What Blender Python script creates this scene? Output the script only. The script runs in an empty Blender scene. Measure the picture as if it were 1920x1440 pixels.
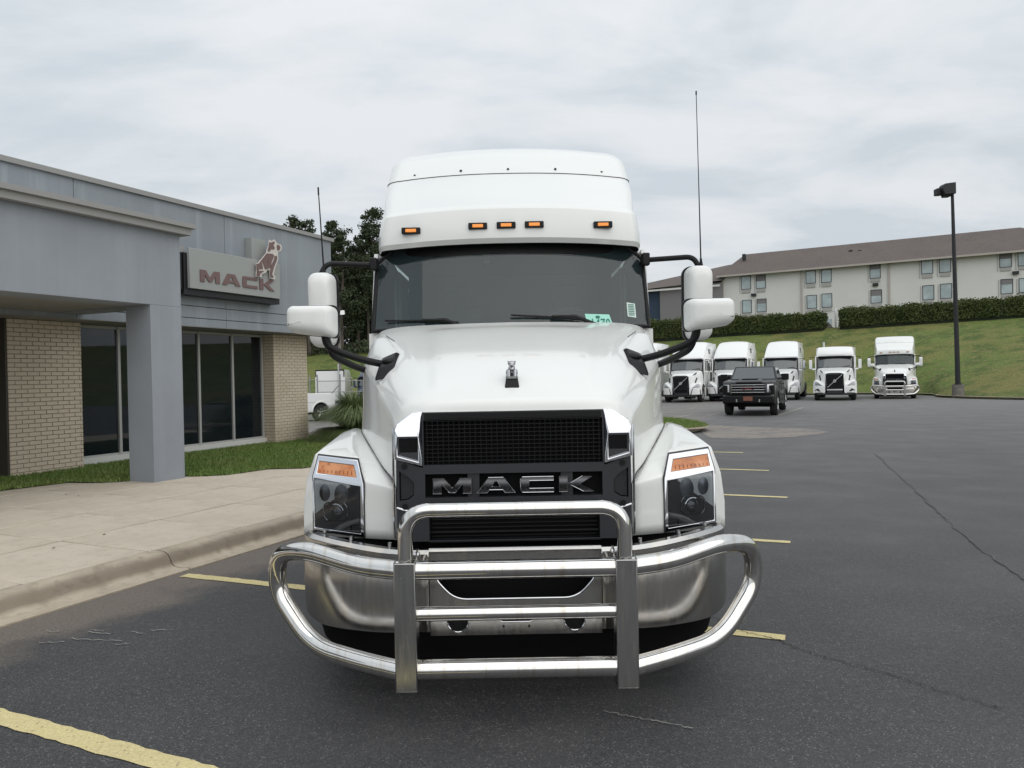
import bpy, math, random
from math import sin, cos, pi, sqrt, radians
from mathutils import Vector, Matrix
from mathutils.geometry import tessellate_polygon
random.seed(7)
S = bpy.context.scene
COL = S.collection
# ------------------------------------------------------------------ camera, world, sun, exposure
CAM_H, FPX, ROLL, VH = 1.75, 1400.0, 0.0185, 704.0
cd = bpy.data.cameras.new('camera'); cam = bpy.data.objects.new('camera', cd); COL.objects.link(cam)
cd.sensor_width = 36.0; cd.lens = 36.0*FPX/1920.0; cd.clip_start = 0.1; cd.clip_end = 3000
PITCH = math.atan((720-VH)/FPX)
CM = Matrix.Rotation(pi/2-PITCH, 3, 'X') @ Matrix.Rotation(-ROLL, 3, 'Z')
cam.matrix_world = Matrix.Translation((0, 0, CAM_H)) @ CM.to_4x4()
S.camera = cam
S.view_settings.view_transform = 'Standard'
try: S.view_settings.look = 'None'
except Exception: pass
S.view_settings.exposure = 0.13; S.view_settings.gamma = 1.0; S.view_settings.use_curve_mapping = False
SUN_EL, SUN_AZ = radians(46), radians(152)        # behind the camera, slightly to one side, through cloud
W = bpy.data.worlds.new('World'); S.world = W; W.use_nodes = True
nt = W.node_tree; nt.nodes.clear()
def N(t, ty, **k):
    n = t.nodes.new(ty)
    for a, b in k.items(): setattr(n, a, b)
    return n
sky = N(nt, 'ShaderNodeTexSky', sky_type='NISHITA', sun_disc=False)
sky.sun_elevation = SUN_EL; sky.sun_rotation = SUN_AZ; sky.dust_density = 3.0
tc = N(nt, 'ShaderNodeTexCoord'); sep = N(nt, 'ShaderNodeSeparateXYZ'); nt.links.new(tc.outputs['Generated'], sep.inputs[0])
def mth(t, op, a, b=None, c=None, clamp=False):
    n = t.nodes.new('ShaderNodeMath'); n.operation = op; n.use_clamp = clamp
    for i, v in enumerate((a, b, c)):
        if v is None: continue
        if isinstance(v, (int, float)): n.inputs[i].default_value = v
        else: t.links.new(v, n.inputs[i])
    return n.outputs[0]
zc = mth(nt, 'ADD', mth(nt, 'MAXIMUM', sep.outputs[2], 0.0), 0.24)
cmb = N(nt, 'ShaderNodeCombineXYZ')
nt.links.new(mth(nt, 'DIVIDE', sep.outputs[0], zc), cmb.inputs[0]); nt.links.new(mth(nt, 'DIVIDE', sep.outputs[1], zc), cmb.inputs[1])
mp = N(nt, 'ShaderNodeMapping'); mp.inputs['Rotation'].default_value = (0, 0, radians(18)); mp.inputs['Scale'].default_value = (0.62, 1.0, 1)
nt.links.new(cmb.outputs[0], mp.inputs[0])
n1 = N(nt, 'ShaderNodeTexNoise'); n1.inputs['Scale'].default_value = 2.3; n1.inputs['Detail'].default_value = 7; n1.inputs['Roughness'].default_value = 0.55; n1.inputs['Distortion'].default_value = 0.3
nt.links.new(mp.outputs[0], n1.inputs['Vector'])
rp = N(nt, 'ShaderNodeValToRGB'); nt.links.new(n1.outputs[0], rp.inputs[0])
rp.color_ramp.elements[0].position = 0.40; rp.color_ramp.elements[0].color = (5.75, 6.25, 6.7, 1)
rp.color_ramp.elements[1].position = 0.585; rp.color_ramp.elements[1].color = (7.4, 7.6, 7.85, 1)
e = rp.color_ramp.elements.new(0.49); e.color = (6.6, 7.0, 7.3, 1)
# an overcast sky is brighter towards the zenith than at the horizon
grad = mth(nt, 'ADD', mth(nt, 'MULTIPLY', mth(nt, 'POWER', mth(nt, 'MAXIMUM', sep.outputs[2], 0.0), 1.6), 0.45), 0.97)
vm = N(nt, 'ShaderNodeVectorMath', operation='SCALE'); nt.links.new(rp.outputs[0], vm.inputs[0]); nt.links.new(grad, vm.inputs['Scale'])
mx = N(nt, 'ShaderNodeMix', data_type='RGBA'); mx.inputs[0].default_value = 0.93
nt.links.new(sky.outputs[0], mx.inputs[6]); nt.links.new(vm.outputs[0], mx.inputs[7])
bg = N(nt, 'ShaderNodeBackground'); bg.inputs[1].default_value = 0.1; nt.links.new(mx.outputs[2], bg.inputs[0])
wo = N(nt, 'ShaderNodeOutputWorld'); nt.links.new(bg.outputs[0], wo.inputs[0])
sd = bpy.data.lights.new('sun', 'SUN'); sd.energy = 1.15; sd.angle = radians(95); sd.color = (1.0, 0.955, 0.885)
sun = bpy.data.objects.new('sun', sd); COL.objects.link(sun)
sdir = Vector((sin(SUN_AZ)*cos(SUN_EL), cos(SUN_AZ)*cos(SUN_EL), sin(SUN_EL)))
sun.rotation_euler = sdir.to_track_quat('Z', 'Y').to_euler()
# ------------------------------------------------------------------ measured frames
# the lot, the dealership and the parked row all follow one axis: s runs along the frontage, n towards the lot
A_S = radians(24.4); SX, SY = sin(A_S), cos(A_S)
def sn(s, n, z=0.0): return (SX*s+SY*n, SY*s-SX*n, z)
def px_ray(u, v):
    return CM @ Vector(((u-960)/FPX, -(v-720)/FPX, -1.0))
def sn_at(u, v, n):             # where the sight line meets a wall plane: (s, z)
    r = px_ray(u, v); nn = SY*r.x-SX*r.y; k = n/nn
    return SX*r.x*k+SY*r.y*k, CAM_H+r.z*k
def smooth(t): t = max(0.0, min(1.0, t)); return t*t*(3-2*t)
def gz(x, y):                   # lot surface: it falls away gently to the far side
    b = max(0.0, y-22.0)
    return -0.0055*b-0.018*b*smooth((-2.0-x)/6.0)
# ------------------------------------------------------------------ mesh helpers
class MB:
    def __init__(s): s.v = []; s.f = []
    def add(s, vs, fs, M=None):
        o = len(s.v)
        s.v += [tuple(M @ Vector(p)) if M else tuple(p) for p in vs]
        s.f += [tuple(i+o for i in f) for f in fs]; return s
    def box(s, x0, x1, y0, y1, z0, z1, M=None):
        return s.add([(x0,y0,z0),(x1,y0,z0),(x1,y1,z0),(x0,y1,z0),(x0,y0,z1),(x1,y0,z1),(x1,y1,z1),(x0,y1,z1)],
                     [(0,3,2,1),(4,5,6,7),(0,1,5,4),(1,2,6,5),(2,3,7,6),(3,0,4,7)], M)
    def hexa(s, p8): return s.add(p8, [(0,3,2,1),(4,5,6,7),(0,1,5,4),(1,2,6,5),(2,3,7,6),(3,0,4,7)])
    def grid(s, rows, flip=False, closed=False):
        n = len(rows[0]); vs = [p for r in rows for p in r]; fs = []
        for i in range(len(rows)-1):
            for j in range(n if closed else n-1):
                a, b, c, d = i*n+j, i*n+(j+1)%n, (i+1)*n+(j+1)%n, (i+1)*n+j
                fs.append((a,d,c,b) if flip else (a,b,c,d))
        return s.add(vs, fs)
    def fan(s, pts, flip=False):
        f = tuple(range(len(pts))); return s.add(pts, [f[::-1] if flip else f])
    def tube(s, pts, r, n=12, closed=False, cap=True, rs=None):
        pts = [Vector(p) for p in pts]; m = len(pts); rows = []; prev = None
        for i, p in enumerate(pts):
            if closed: t = pts[(i+1) % m]-pts[i-1]
            else: t = pts[min(i+1, m-1)]-pts[max(i-1, 0)]
            t.normalize()
            if prev is None:
                a = Vector((0,0,1)) if abs(t.z) < .9 else Vector((1,0,0)); u = t.cross(a).normalized()
            else: u = (prev-t*prev.dot(t)).normalized()
            prev = u; w = t.cross(u); rr = rs[i] if rs else r
            rows.append([tuple(p+u*rr*cos(2*pi*k/n)+w*rr*sin(2*pi*k/n)) for k in range(n)])
        if closed: rows.append(rows[0])
        s.grid(rows, closed=True)
        if cap and not closed: s.fan(rows[0], True); s.fan(rows[-1])
        return s
    def cyl(s, a, b, r, n=16, r2=None): return s.tube([a, b], r, n, rs=[r, r if r2 is None else r2])
    def poly(s, outer, holes, fn, d0, d1, back=True):   # flat shape with holes, fn(a, b, depth) -> point
        loops = [[Vector((p[0], p[1], 0)) for p in outer]]+[[Vector((p[0], p[1], 0)) for p in h] for h in holes]
        flat = [p for l in loops for p in l]; tris = tessellate_polygon(loops)
        def tri_ok(t):
            a, b, c = (flat[i] for i in t); return (b-a).cross(c-a).z
        k = len(flat); vs = [fn(p.x, p.y, d0) for p in flat]+[fn(p.x, p.y, d1) for p in flat]; fs = []
        for t in tris:
            t = tuple(t) if tri_ok(t) > 0 else tuple(t)[::-1]
            fs.append(t)
            if back: fs.append(tuple(i+k for i in t[::-1]))
        o = 0
        for l in loops:
            m = len(l)
            ar = sum(l[i].x*l[(i+1) % m].y-l[(i+1) % m].x*l[i].y for i in range(m))
            outerl = (o == 0)
            for i in range(m):
                a, b = o+i, o+(i+1) % m
                fs.append((a, a+k, b+k, b) if ((ar > 0) == outerl) else (a, b, b+k, a+k))
            o += m
        return s.add(vs, fs)
    def build(s, name, mat, parent=None, off=(0,0,0), sm=35, bev=0, seg=2, bang=30, sub=0):
        me = bpy.data.meshes.new(name)
        me.from_pydata([(p[0]-off[0], p[1]-off[1], p[2]-off[2]) for p in s.v], [], s.f)
        me.validate(); me.update()
        if mat: me.materials.append(mat)
        o = bpy.data.objects.new(name, me); COL.objects.link(o)
        if parent: o.parent = parent
        if sm:
            me.shade_smooth()
            if sm < 180: me.set_sharp_from_angle(angle=radians(sm))
        if bev:
            b = o.modifiers.new('bevel', 'BEVEL'); b.width = bev; b.segments = seg; b.limit_method = 'ANGLE'; b.angle_limit = radians(bang); b.harden_normals = False
            me.set_sharp_from_angle(angle=radians(70)); 
        return o
def fixn(o):                    # consistent outward normals
    import bmesh
    bm = bmesh.new(); bm.from_mesh(o.data); bmesh.ops.remove_doubles(bm, verts=bm.verts, dist=1e-5)
    bmesh.ops.recalc_face_normals(bm, faces=bm.faces); bm.to_mesh(o.data); bm.free(); o.data.shade_smooth(); o.data.set_sharp_from_angle(angle=radians(32)); return o
def cr(P, k):                   # Catmull-Rom through tuples, k steps a span
    out = []; m = len(P)
    for i in range(m-1):
        p0, p1, p2, p3 = P[max(i-1,0)], P[i], P[i+1], P[min(i+2,m-1)]
        for j in range(k):
            t = j/k
            out.append(tuple(0.5*((2*b)+(-a+c)*t+(2*a-5*b+4*c-d)*t*t+(-a+3*b-3*c+d)*t**3) for a, b, c, d in zip(p0,p1,p2,p3)))
    out.append(tuple(P[-1])); return out
def lerp(P, k):
    out = []
    for i in range(len(P)-1):
        for j in range(k): out.append(tuple(a+(b-a)*j/k for a, b in zip(P[i], P[i+1])))
    out.append(tuple(P[-1])); return out
def fillet(P, r, k=8):          # polyline with rounded corners
    P = [Vector(p) for p in P]; out = [P[0]]
    for i in range(1, len(P)-1):
        a, b, c = P[i-1], P[i], P[i+1]; rr = r[i-1] if isinstance(r, (list, tuple)) else r
        u = (a-b); w = (c-b); l = min(rr, u.length*.49, w.length*.49); u.normalize(); w.normalize()
        p, q = b+u*l, b+w*l
        for j in range(k+1):
            t = j/k; out.append(p*(1-t)**2+b*2*t*(1-t)+q*t*t)
    out.append(P[-1]); return [tuple(p) for p in out]
def mir(P): return [(-p[0],)+tuple(p[1:]) for p in P]
def thing(name, label, cat, loc=(0,0,0), rz=0.0, group=None):
    o = bpy.data.objects.new(name, None); COL.objects.link(o); o.empty_display_size = .2
    o.location = loc; o.rotation_euler = (0,0,rz); o['label'] = label; o['category'] = cat
    if group: o['group'] = group
    return o
def tag(o, label, cat, group=None):
    o['label'] = label; o['category'] = cat
    if group: o['group'] = group
    return o
def struct(o): o['kind'] = 'structure'; return o
def stuff(o): o['kind'] = 'stuff'; return o
def copy_tree(o, parent=None, lab=True):
    c = o.copy(); COL.objects.link(c); c.parent = parent
    for ch in list(o.children): copy_tree(ch, c)
    return c
def text_poly(txt, size, fn, depth, mat, name, parent, off=(0,0,0), align='CENTER', xs=1.0):
    cu = bpy.data.curves.new('t', 'FONT'); cu.body = txt; cu.size = size; cu.align_x = align; cu.extrude = 0.0; cu.resolution_u = 3
    to = bpy.data.objects.new('t', cu); COL.objects.link(to)
    me = bpy.data.meshes.new_from_object(to.evaluated_get(bpy.context.evaluated_depsgraph_get()))
    m = MB(); k = len(me.vertices)
    vs = [fn(v.co.x*xs, v.co.y, 0) for v in me.vertices]
    m.add(vs, [tuple(p.vertices) for p in me.polygons])
    bpy.data.objects.remove(to); bpy.data.curves.remove(cu); bpy.data.meshes.remove(me)
    return m.build(name, mat, parent, off, sm=0)
# ------------------------------------------------------------------ materials
def material(name, col, rough=.5, metal=0.0, coat=0.0, spec=.5, var=None, bump=None, rvar=None, scl=(1,1,1), emit=None, trans=0, ior=None):
    m = bpy.data.materials.new(name); m.use_nodes = True; t = m.node_tree; b = t.nodes['Principled BSDF']
    b.inputs['Base Color'].default_value = (*col, 1); b.inputs['Roughness'].default_value = rough; b.inputs['Metallic'].default_value = metal
    b.inputs['Coat Weight'].default_value = coat; b.inputs['Coat Roughness'].default_value = .04; b.inputs['Specular IOR Level'].default_value = spec
    if ior: b.inputs['IOR'].default_value = ior
    if trans: b.inputs['Transmission Weight'].default_value = trans
    if emit: b.inputs['Emission Color'].default_value = (*emit[0], 1); b.inputs['Emission Strength'].default_value = emit[1]
    if var or bump or rvar:
        c = N(t, 'ShaderNodeTexCoord'); mp = N(t, 'ShaderNodeMapping'); mp.inputs['Scale'].default_value = scl; t.links.new(c.outputs['Object'], mp.inputs[0])
    def noise(sc, det=4, ro=.55):
        n = N(t, 'ShaderNodeTexNoise'); n.inputs['Scale'].default_value = sc; n.inputs['Detail'].default_value = det; n.inputs['Roughness'].default_value = ro
        t.links.new(mp.outputs[0], n.inputs['Vector']); return n.outputs[0]
    if var:                     # list of (scale, colour, low, high)
        cur = None
        for sc, c2, lo, hi in var:
            mr = N(t, 'ShaderNodeMapRange'); mr.inputs[1].default_value = lo; mr.inputs[2].default_value = hi; t.links.new(noise(sc), mr.inputs[0])
            x = N(t, 'ShaderNodeMix', data_type='RGBA'); t.links.new(mr.outputs[0], x.inputs[0]); x.inputs[7].default_value = (*c2, 1)
            if cur is None: x.inputs[6].default_value = (*col, 1)
            else: t.links.new(cur, x.inputs[6])
            cur = x.outputs[2]
        t.links.new(cur, b.inputs['Base Color'])
    if rvar:
        mr = N(t, 'ShaderNodeMapRange'); mr.inputs[1].default_value = .3; mr.inputs[2].default_value = .7; mr.inputs[3].default_value = rvar[1]; mr.inputs[4].default_value = rvar[2]
        t.links.new(noise(rvar[0]), mr.inputs[0]); t.links.new(mr.outputs[0], b.inputs['Roughness'])
    if bump:
        bn = N(t, 'ShaderNodeBump'); bn.inputs['Strength'].default_value = bump[1]; bn.inputs['Distance'].default_value = bump[2]
        t.links.new(noise(bump[0], 6, .6), bn.inputs['Height']); t.links.new(bn.outputs[0], b.inputs['Normal'])
    return m
M = {}
M['white'] = material('white_paint', (.775,.787,.765), .30, 0, .8, .5, var=[(1.2,(.755,.765,.745),.4,.7),(55,(.50,.48,.42),.70,.76)])
M['white2'] = material('white_paint_plain', (.80,.81,.80), .3, 0, .6)
M['shell'] = material('mirror_shell', (.78,.79,.77), .42, 0, .2)
M['seam'] = material('seam_dark', (.04,.04,.042), .6)
M['black'] = material('black_plastic', (.010,.010,.011), .38, 0, 0, .22)
M['blackm'] = material('black_matt', (.005,.005,.006), .8, 0, 0, .15)
M['grey'] = material('grille_grey', (.030,.032,.037), .42, 0, 0, .35)
M['chrome'] = material('chrome', (.62,.63,.65), .06, 1.0, var=[(9,(.5,.51,.52),.5,.8)])
M['dchrome'] = material('dark_chrome', (.22,.225,.24), .1, 1.0)
def brushed(name, scl, col=(.66,.65,.63), r0=.12, r1=.30):
    return material(name, col, .2, 1.0, var=[(3,(.60,.56,.50),.52,.72)], rvar=(12,r0,r1), scl=scl)
M['tubeh'] = brushed('stainless_tube', (9,.5,.5), (.72,.71,.69), .05, .13)
M['post'] = brushed('stainless_post', (8,8,.5), (.46,.46,.45), .16, .28)
M['bump'] = brushed('polished_bumper', (3,3,.6), (.50,.49,.475), .15, .25)
M['rubber'] = material('tyre_rubber', (.014,.014,.015), .75, var=[(6,(.03,.028,.026),.45,.75)])
M['alu'] = material('aluminium', (.6,.61,.62), .3, 1.0)
M['steel'] = material('frame_steel', (.03,.03,.032), .6, .3)
M['amber'] = material('amber_lens', (.55,.17,.03), .12, 0, 1, var=[(7,(.70,.30,.12),.42,.6),(16,(.30,.075,.015),.54,.7)])
M['amberl'] = material('amber_marker', (.85,.26,.02), .2, 0, .6, emit=((1,.33,.04),.25))
M['inter'] = material('cab_interior', (.05,.052,.055), .8)
M['cbright'] = material('bright_chrome', (.70,.72,.76), .1, 1.0)
M['dash'] = material('dashboard', (.07,.075,.075), .7)
M['tag'] = material('tag_paper', (.36,.72,.60), .7)
M['tagd'] = material('tag_ink', (.03,.16,.13), .7)
M['sticker'] = material('sticker_paper', (.6,.72,.66), .6)
def glass(name, tint, ior, mixw=0.0, dcol=(.05,.06,.062)):
    m = bpy.data.materials.new(name); m.use_nodes = True; t = m.node_tree; t.nodes.clear()
    o = N(t, 'ShaderNodeOutputMaterial'); tr = N(t, 'ShaderNodeBsdfTransparent'); tr.inputs[0].default_value = (*tint, 1)
    g = N(t, 'ShaderNodeBsdfGlossy'); g.inputs['Roughness'].default_value = .015; fr = N(t, 'ShaderNodeFresnel'); fr.inputs[0].default_value = ior
    df = N(t, 'ShaderNodeBsdfDiffuse'); df.inputs[0].default_value = (*dcol, 1)
    m1 = N(t, 'ShaderNodeMixShader'); m1.inputs[0].default_value = mixw; t.links.new(tr.outputs[0], m1.inputs[1]); t.links.new(df.outputs[0], m1.inputs[2])
    m2 = N(t, 'ShaderNodeMixShader'); t.links.new(fr.outputs[0], m2.inputs[0]); t.links.new(m1.outputs[0], m2.inputs[1]); t.links.new(g.outputs[0], m2.inputs[2])
    t.links.new(m2.outputs[0], o.inputs[0]); return m
M['wglass'] = glass('windshield_glass', (.62,.74,.73), 1.66, .16, (.13,.19,.20))
M['lens'] = glass('headlamp_lens', (.80,.82,.84), 1.5)
M['bglass'] = glass('shop_glass', (.22,.26,.29), 1.6, .3, (.03,.042,.055))
M['hglass'] = material('hotel_glass', (.30,.36,.38), .08, 0, 0, .9, var=[(.8,(.42,.50,.52),.4,.6)])
M['carglass'] = material('car_glass', (.05,.058,.062), .05, 0, .8, .9)
LETTERS = {  # wide block capitals, unit height 1: outer loop and holes, width
 'M': (2.55, [(0,0),(0,1),(.72,1),(1.275,.36),(1.83,1),(2.55,1),(2.55,0),(1.98,0),(1.98,.62),(1.48,.06),(1.07,.06),(.57,.62),(.57,0)], []),
 'A': (2.55, [(0,0),(.78,1),(1.77,1),(2.55,0),(1.87,0),(1.72,.2),(.83,.2),(.68,0)], [[(1.0,.42),(1.55,.42),(1.36,.74),(1.19,.74)]]),
 'C': (2.2, [(.12,0),(0,.14),(0,.86),(.12,1),(2.2,1),(2.2,.75),(.58,.75),(.58,.25),(2.2,.25),(2.2,0)], []),
 'K': (2.35, [(0,0),(0,1),(.57,1),(.57,.60),(.84,.60),(1.55,1),(2.28,1),(1.38,.50),(2.35,0),(1.62,0),(.84,.40),(.57,.40),(.57,0)], []),
}
# ================================================================== GROUND AND STRUCTURE
def ground_mat():
    m = bpy.data.materials.new('asphalt'); m.use_nodes = True; t = m.node_tree; b = t.nodes['Principled BSDF']; L = t.links.new
    c = N(t, 'ShaderNodeTexCoord'); P = c.outputs['Object']
    def no(sc, det=4, ro=.55, vec=P):
        n = N(t, 'ShaderNodeTexNoise'); n.inputs['Scale'].default_value = sc; n.inputs['Detail'].default_value = det; n.inputs['Roughness'].default_value = ro; L(vec, n.inputs['Vector']); return n.outputs[0]
    def mr(v, a, b2, c2=0, d=1):
        n = N(t, 'ShaderNodeMapRange'); n.inputs[1].default_value = a; n.inputs[2].default_value = b2; n.inputs[3].default_value = c2; n.inputs[4].default_value = d; L(v, n.inputs[0]); return n.outputs[0]
    def mixc(f, a, b2):
        n = N(t, 'ShaderNodeMix', data_type='RGBA'); L(f, n.inputs[0])
        for i, v in ((6, a), (7, b2)):
            if isinstance(v, tuple): n.inputs[i].default_value = (*v, 1)
            else: L(v, n.inputs[i])
        return n.outputs[2]
    base = mixc(mr(no(.35, 5), .35, .68), (.044,.0445,.048), (.066,.066,.070))
    base = mixc(mr(no(2.2, 5), .4, .75, 0, .55), base, (.085,.083,.084))
    vo = N(t, 'ShaderNodeTexVoronoi'); vo.inputs['Scale'].default_value = 70; L(P, vo.inputs['Vector'])
    vg = N(t, 'ShaderNodeTexVoronoi'); vg.inputs['Scale'].default_value = 130; L(P, vg.inputs['Vector']); sg_ = N(t, 'ShaderNodeSeparateColor'); L(vg.outputs['Color'], sg_.inputs[0])
    base = mixc(mr(sg_.outputs[0], .4, 1.0, 0, .7), base, (.118,.115,.112)); base = mixc(mr(sg_.outputs[1], .65, 1.0, 0, .5), base, (.016,.016,.019))
    spk = mth(t, 'MULTIPLY', mr(vo.outputs['Distance'], .14, .36, 1, 0), mr(no(24, 2), .40, .60))
    spk = mth(t, 'MULTIPLY', spk, mr(no(.9, 3), .30, .55, .35, 1))
    base = mixc(spk, base, (.27,.26,.235))
    base = mixc(mr(no(260, 2), .35, .7, 0, .6), base, (.016,.016,.019))
    # scuffs: short stretched scratches
    mp = N(t, 'ShaderNodeMapping'); mp.inputs['Scale'].default_value = (1.2, 9, 1); mp.inputs['Rotation'].default_value = (0,0,radians(20)); L(P, mp.inputs[0])
    scf = mth(t, 'MULTIPLY', mr(no(2.0, 8, .7, mp.outputs[0]), .66, .74), mr(no(.7, 3), .5, .62))
    base = mixc(mth(t, 'MULTIPLY', scf, .55), base, (.26,.25,.24))
    # dust washed up along the gutter, and paler surface farther out, partly grazing sheen put into the colour
    sp = N(t, 'ShaderNodeSeparateXYZ'); L(P, sp.inputs[0])
    nco = mth(t, 'SUBTRACT', mth(t, 'MULTIPLY', sp.outputs[0], SY), mth(t, 'MULTIPLY', sp.outputs[1], SX))
    dn = mth(t, 'ADD', nco, mth(t, 'MULTIPLY', mth(t, 'SUBTRACT', no(1.3, 6, .65), .5), 1.7))
    dust = mth(t, 'MULTIPLY', mr(dn, -5.25, -4.75, 1, 0), mr(no(45, 4, .7), .3, .62, .25, .9))
    base = mixc(dust, base, (.20,.165,.135))
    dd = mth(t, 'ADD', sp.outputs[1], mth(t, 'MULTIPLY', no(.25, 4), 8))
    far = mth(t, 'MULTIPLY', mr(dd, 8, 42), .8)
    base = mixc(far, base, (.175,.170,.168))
    L(base, b.inputs['Base Color'])
    b.inputs['Roughness'].default_value = .68; b.inputs['Specular IOR Level'].default_value = .42
    L(mr(no(1.1, 4), .3, .7, .55, .82), b.inputs['Roughness'])
    bn = N(t, 'ShaderNodeBump'); bn.inputs['Strength'].default_value = .55; bn.inputs['Distance'].default_value = .006; L(no(130, 3, .7), bn.inputs['Height']); L(bn.outputs[0], b.inputs['Normal'])
    return m
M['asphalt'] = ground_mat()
M['concrete'] = material('concrete', (.55,.48,.385), .85, var=[(1.1,(.62,.55,.45),.4,.7),(7,(.47,.41,.33),.5,.8),(150,(.30,.26,.21),.5,.75)], bump=(120,.3,.004))
M['concrete2'] = material('concrete_curb', (.34,.295,.235), .85, var=[(2.5,(.42,.37,.30),.4,.7),(9,(.22,.185,.145),.5,.75),(110,(.20,.17,.14),.52,.8)], bump=(90,.5,.006))
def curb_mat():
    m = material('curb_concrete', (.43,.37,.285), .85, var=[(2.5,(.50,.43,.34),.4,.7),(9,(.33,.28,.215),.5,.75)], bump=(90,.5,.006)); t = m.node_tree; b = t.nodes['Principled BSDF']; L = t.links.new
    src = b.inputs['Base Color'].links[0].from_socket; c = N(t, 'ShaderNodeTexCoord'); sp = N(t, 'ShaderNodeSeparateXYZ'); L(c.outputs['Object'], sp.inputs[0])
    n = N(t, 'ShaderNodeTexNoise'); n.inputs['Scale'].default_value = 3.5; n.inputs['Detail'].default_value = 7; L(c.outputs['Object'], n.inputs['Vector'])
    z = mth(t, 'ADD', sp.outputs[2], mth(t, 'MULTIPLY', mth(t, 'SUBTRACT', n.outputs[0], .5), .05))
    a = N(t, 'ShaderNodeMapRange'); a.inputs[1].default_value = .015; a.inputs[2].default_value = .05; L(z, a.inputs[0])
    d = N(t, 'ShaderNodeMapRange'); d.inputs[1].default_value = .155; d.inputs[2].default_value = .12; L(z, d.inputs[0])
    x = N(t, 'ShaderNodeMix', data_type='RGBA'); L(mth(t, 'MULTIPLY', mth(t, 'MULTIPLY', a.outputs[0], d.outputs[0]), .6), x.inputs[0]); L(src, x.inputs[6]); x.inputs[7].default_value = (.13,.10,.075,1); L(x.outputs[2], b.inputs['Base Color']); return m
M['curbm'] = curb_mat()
M['joint'] = material('joint_dark', (.13,.11,.085), .9)
M['paint'] = material('yellow_paint', (.60,.51,.25), .7, var=[(2,(.48,.42,.23),.45,.75),(120,(.80,.70,.40),.5,.7),(60,(.16,.14,.10),.60,.72)], bump=(150,.3,.003))
M['paint2'] = material('yellow_paint_old', (.50,.42,.22), .7, var=[(5,(.30,.27,.18),.45,.7),(60,(.12,.11,.09),.55,.72)])
M['crack'] = material('crack_dark', (.022,.022,.023), .9)
M['seal'] = material('seam_sealant', (.045,.045,.048), .7, var=[(2,(.09,.088,.088),.45,.6)])
M['grassg'] = material('lawn_soil', (.055,.085,.022), .9, var=[(1.5,(.075,.10,.03),.4,.7),(14,(.035,.055,.016),.5,.75)], bump=(60,.6,.02))
M['bank'] = material('bank_grass', (.130,.185,.034), .95, var=[(.10,(.19,.185,.05),.44,.58),(.55,(.075,.115,.020),.46,.62),(2.6,(.22,.19,.07),.52,.68),(9,(.05,.075,.016),.5,.7)], bump=(5,.9,.25))
M['blade'] = material('grass_blade', (.14,.22,.042), .6, var=[(1.2,(.17,.22,.055),.4,.65),(30,(.055,.10,.02),.5,.7)])
M['ground'] = material('far_ground', (.09,.11,.04), .95, var=[(.05,(.12,.13,.06),.4,.6)])

def surf(poly, z, name, mat, parent=None, step=None):
    m = MB(); m.fan([(p[0], p[1], (gz(p[0], p[1]) if step is None else step)+z) for p in poly]); return m.build(name, mat, parent, sm=0)
# the ground out to the horizon, under everything
g = MB(); g.fan([(1500*cos(a*pi/16), 1500*sin(a*pi/16), -2.6) for a in range(32)]); struct(g.build('ground', M['ground'], sm=0))
# lot surface
g = MB(); xs = [-110+2.5*i for i in range(73)]; ys = [-60+2.5*i for i in range(63)]
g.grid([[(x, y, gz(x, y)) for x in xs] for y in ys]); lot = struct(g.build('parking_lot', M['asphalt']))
# grass bank: from the far kerb line of the lot up to the hedge and the hotel plateau
BASE = [(-150,95),(-75,92),(-38,80),(-16,74),(6,65),(13,61),(20,59),(25.0,57.2),(28.0,55.2),(28.6,51),(27.0,46.8),(27.7,41),(33,31),(45,20),(70,0)]
TOP = [(-150,125),(-80,118),(-40,104),(-22,97),(0,94),(15.5,86),(23,80),(29,76),(33,73),(36,71),(43.6,65.5),(52,58),(62,48),(75,34),(95,10)]
TZ = [5.0,5.0,5.0,5.1,5.2,5.5,5.7,5.8,5.9,5.95,6.1,6.2,6.2,6.2,6.2]
def bank_rows():
    B = cr([(x, y, gz(x, y)) for x, y in BASE], 6); T = cr([(p[0], p[1], z) for p, z in zip(TOP, TZ)], 6); rows = []
    for k in range(15):
        t = k/14; e2 = .85*t+.15*smooth(t); r = []
        for a, b in zip(B, T):
            x, y = a[0]+(b[0]-a[0])*t, a[1]+(b[1]-a[1])*t
            r.append((x, y, a[2]+.02+(b[2]-a[2])*e2+.12*sin(x*.5)*sin(y*.37)*sin(pi*t)))
        rows.append(r)
    for dd, dz in ((15,.2),(60,.5),(300,4),(900,4)):
        rows.append([(b[0]+dd*.35, b[1]+dd*.94, b[2]+dz) for b in T])
    return rows
BR = bank_rows()
BRF = [p for r in BR[:15] for p in r]
def tz(x, y):
    return min(BRF, key=lambda p: (p[0]-x)**2+(p[1]-y)**2)[2]
g = MB(); g.grid(BR, flip=False); struct(g.build('hillside', M['bank'], sm=180))
# kerb at the foot of the bank
Bc = cr([(x, y, gz(x, y)) for x, y in BASE[3:13]], 6); g = MB()
prof = [(-.16,-.02),(-.16,.12),(-.12,.15),(0,.15),(.02,.13)]; rows = []
for i, p in enumerate(Bc):
    a, b = Bc[max(i-1,0)], Bc[min(i+1,len(Bc)-1)]; d = Vector((b[0]-a[0], b[1]-a[1], 0)).normalized(); nn = Vector((d.y, -d.x, 0))
    rows.append([(p[0]-nn.x*q[0]*-1, p[1]-nn.y*q[0]*-1, p[2]+q[1]) for q in prof])
g.grid(rows); struct(g.build('far_curb', M['concrete2'], sm=40))
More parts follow.
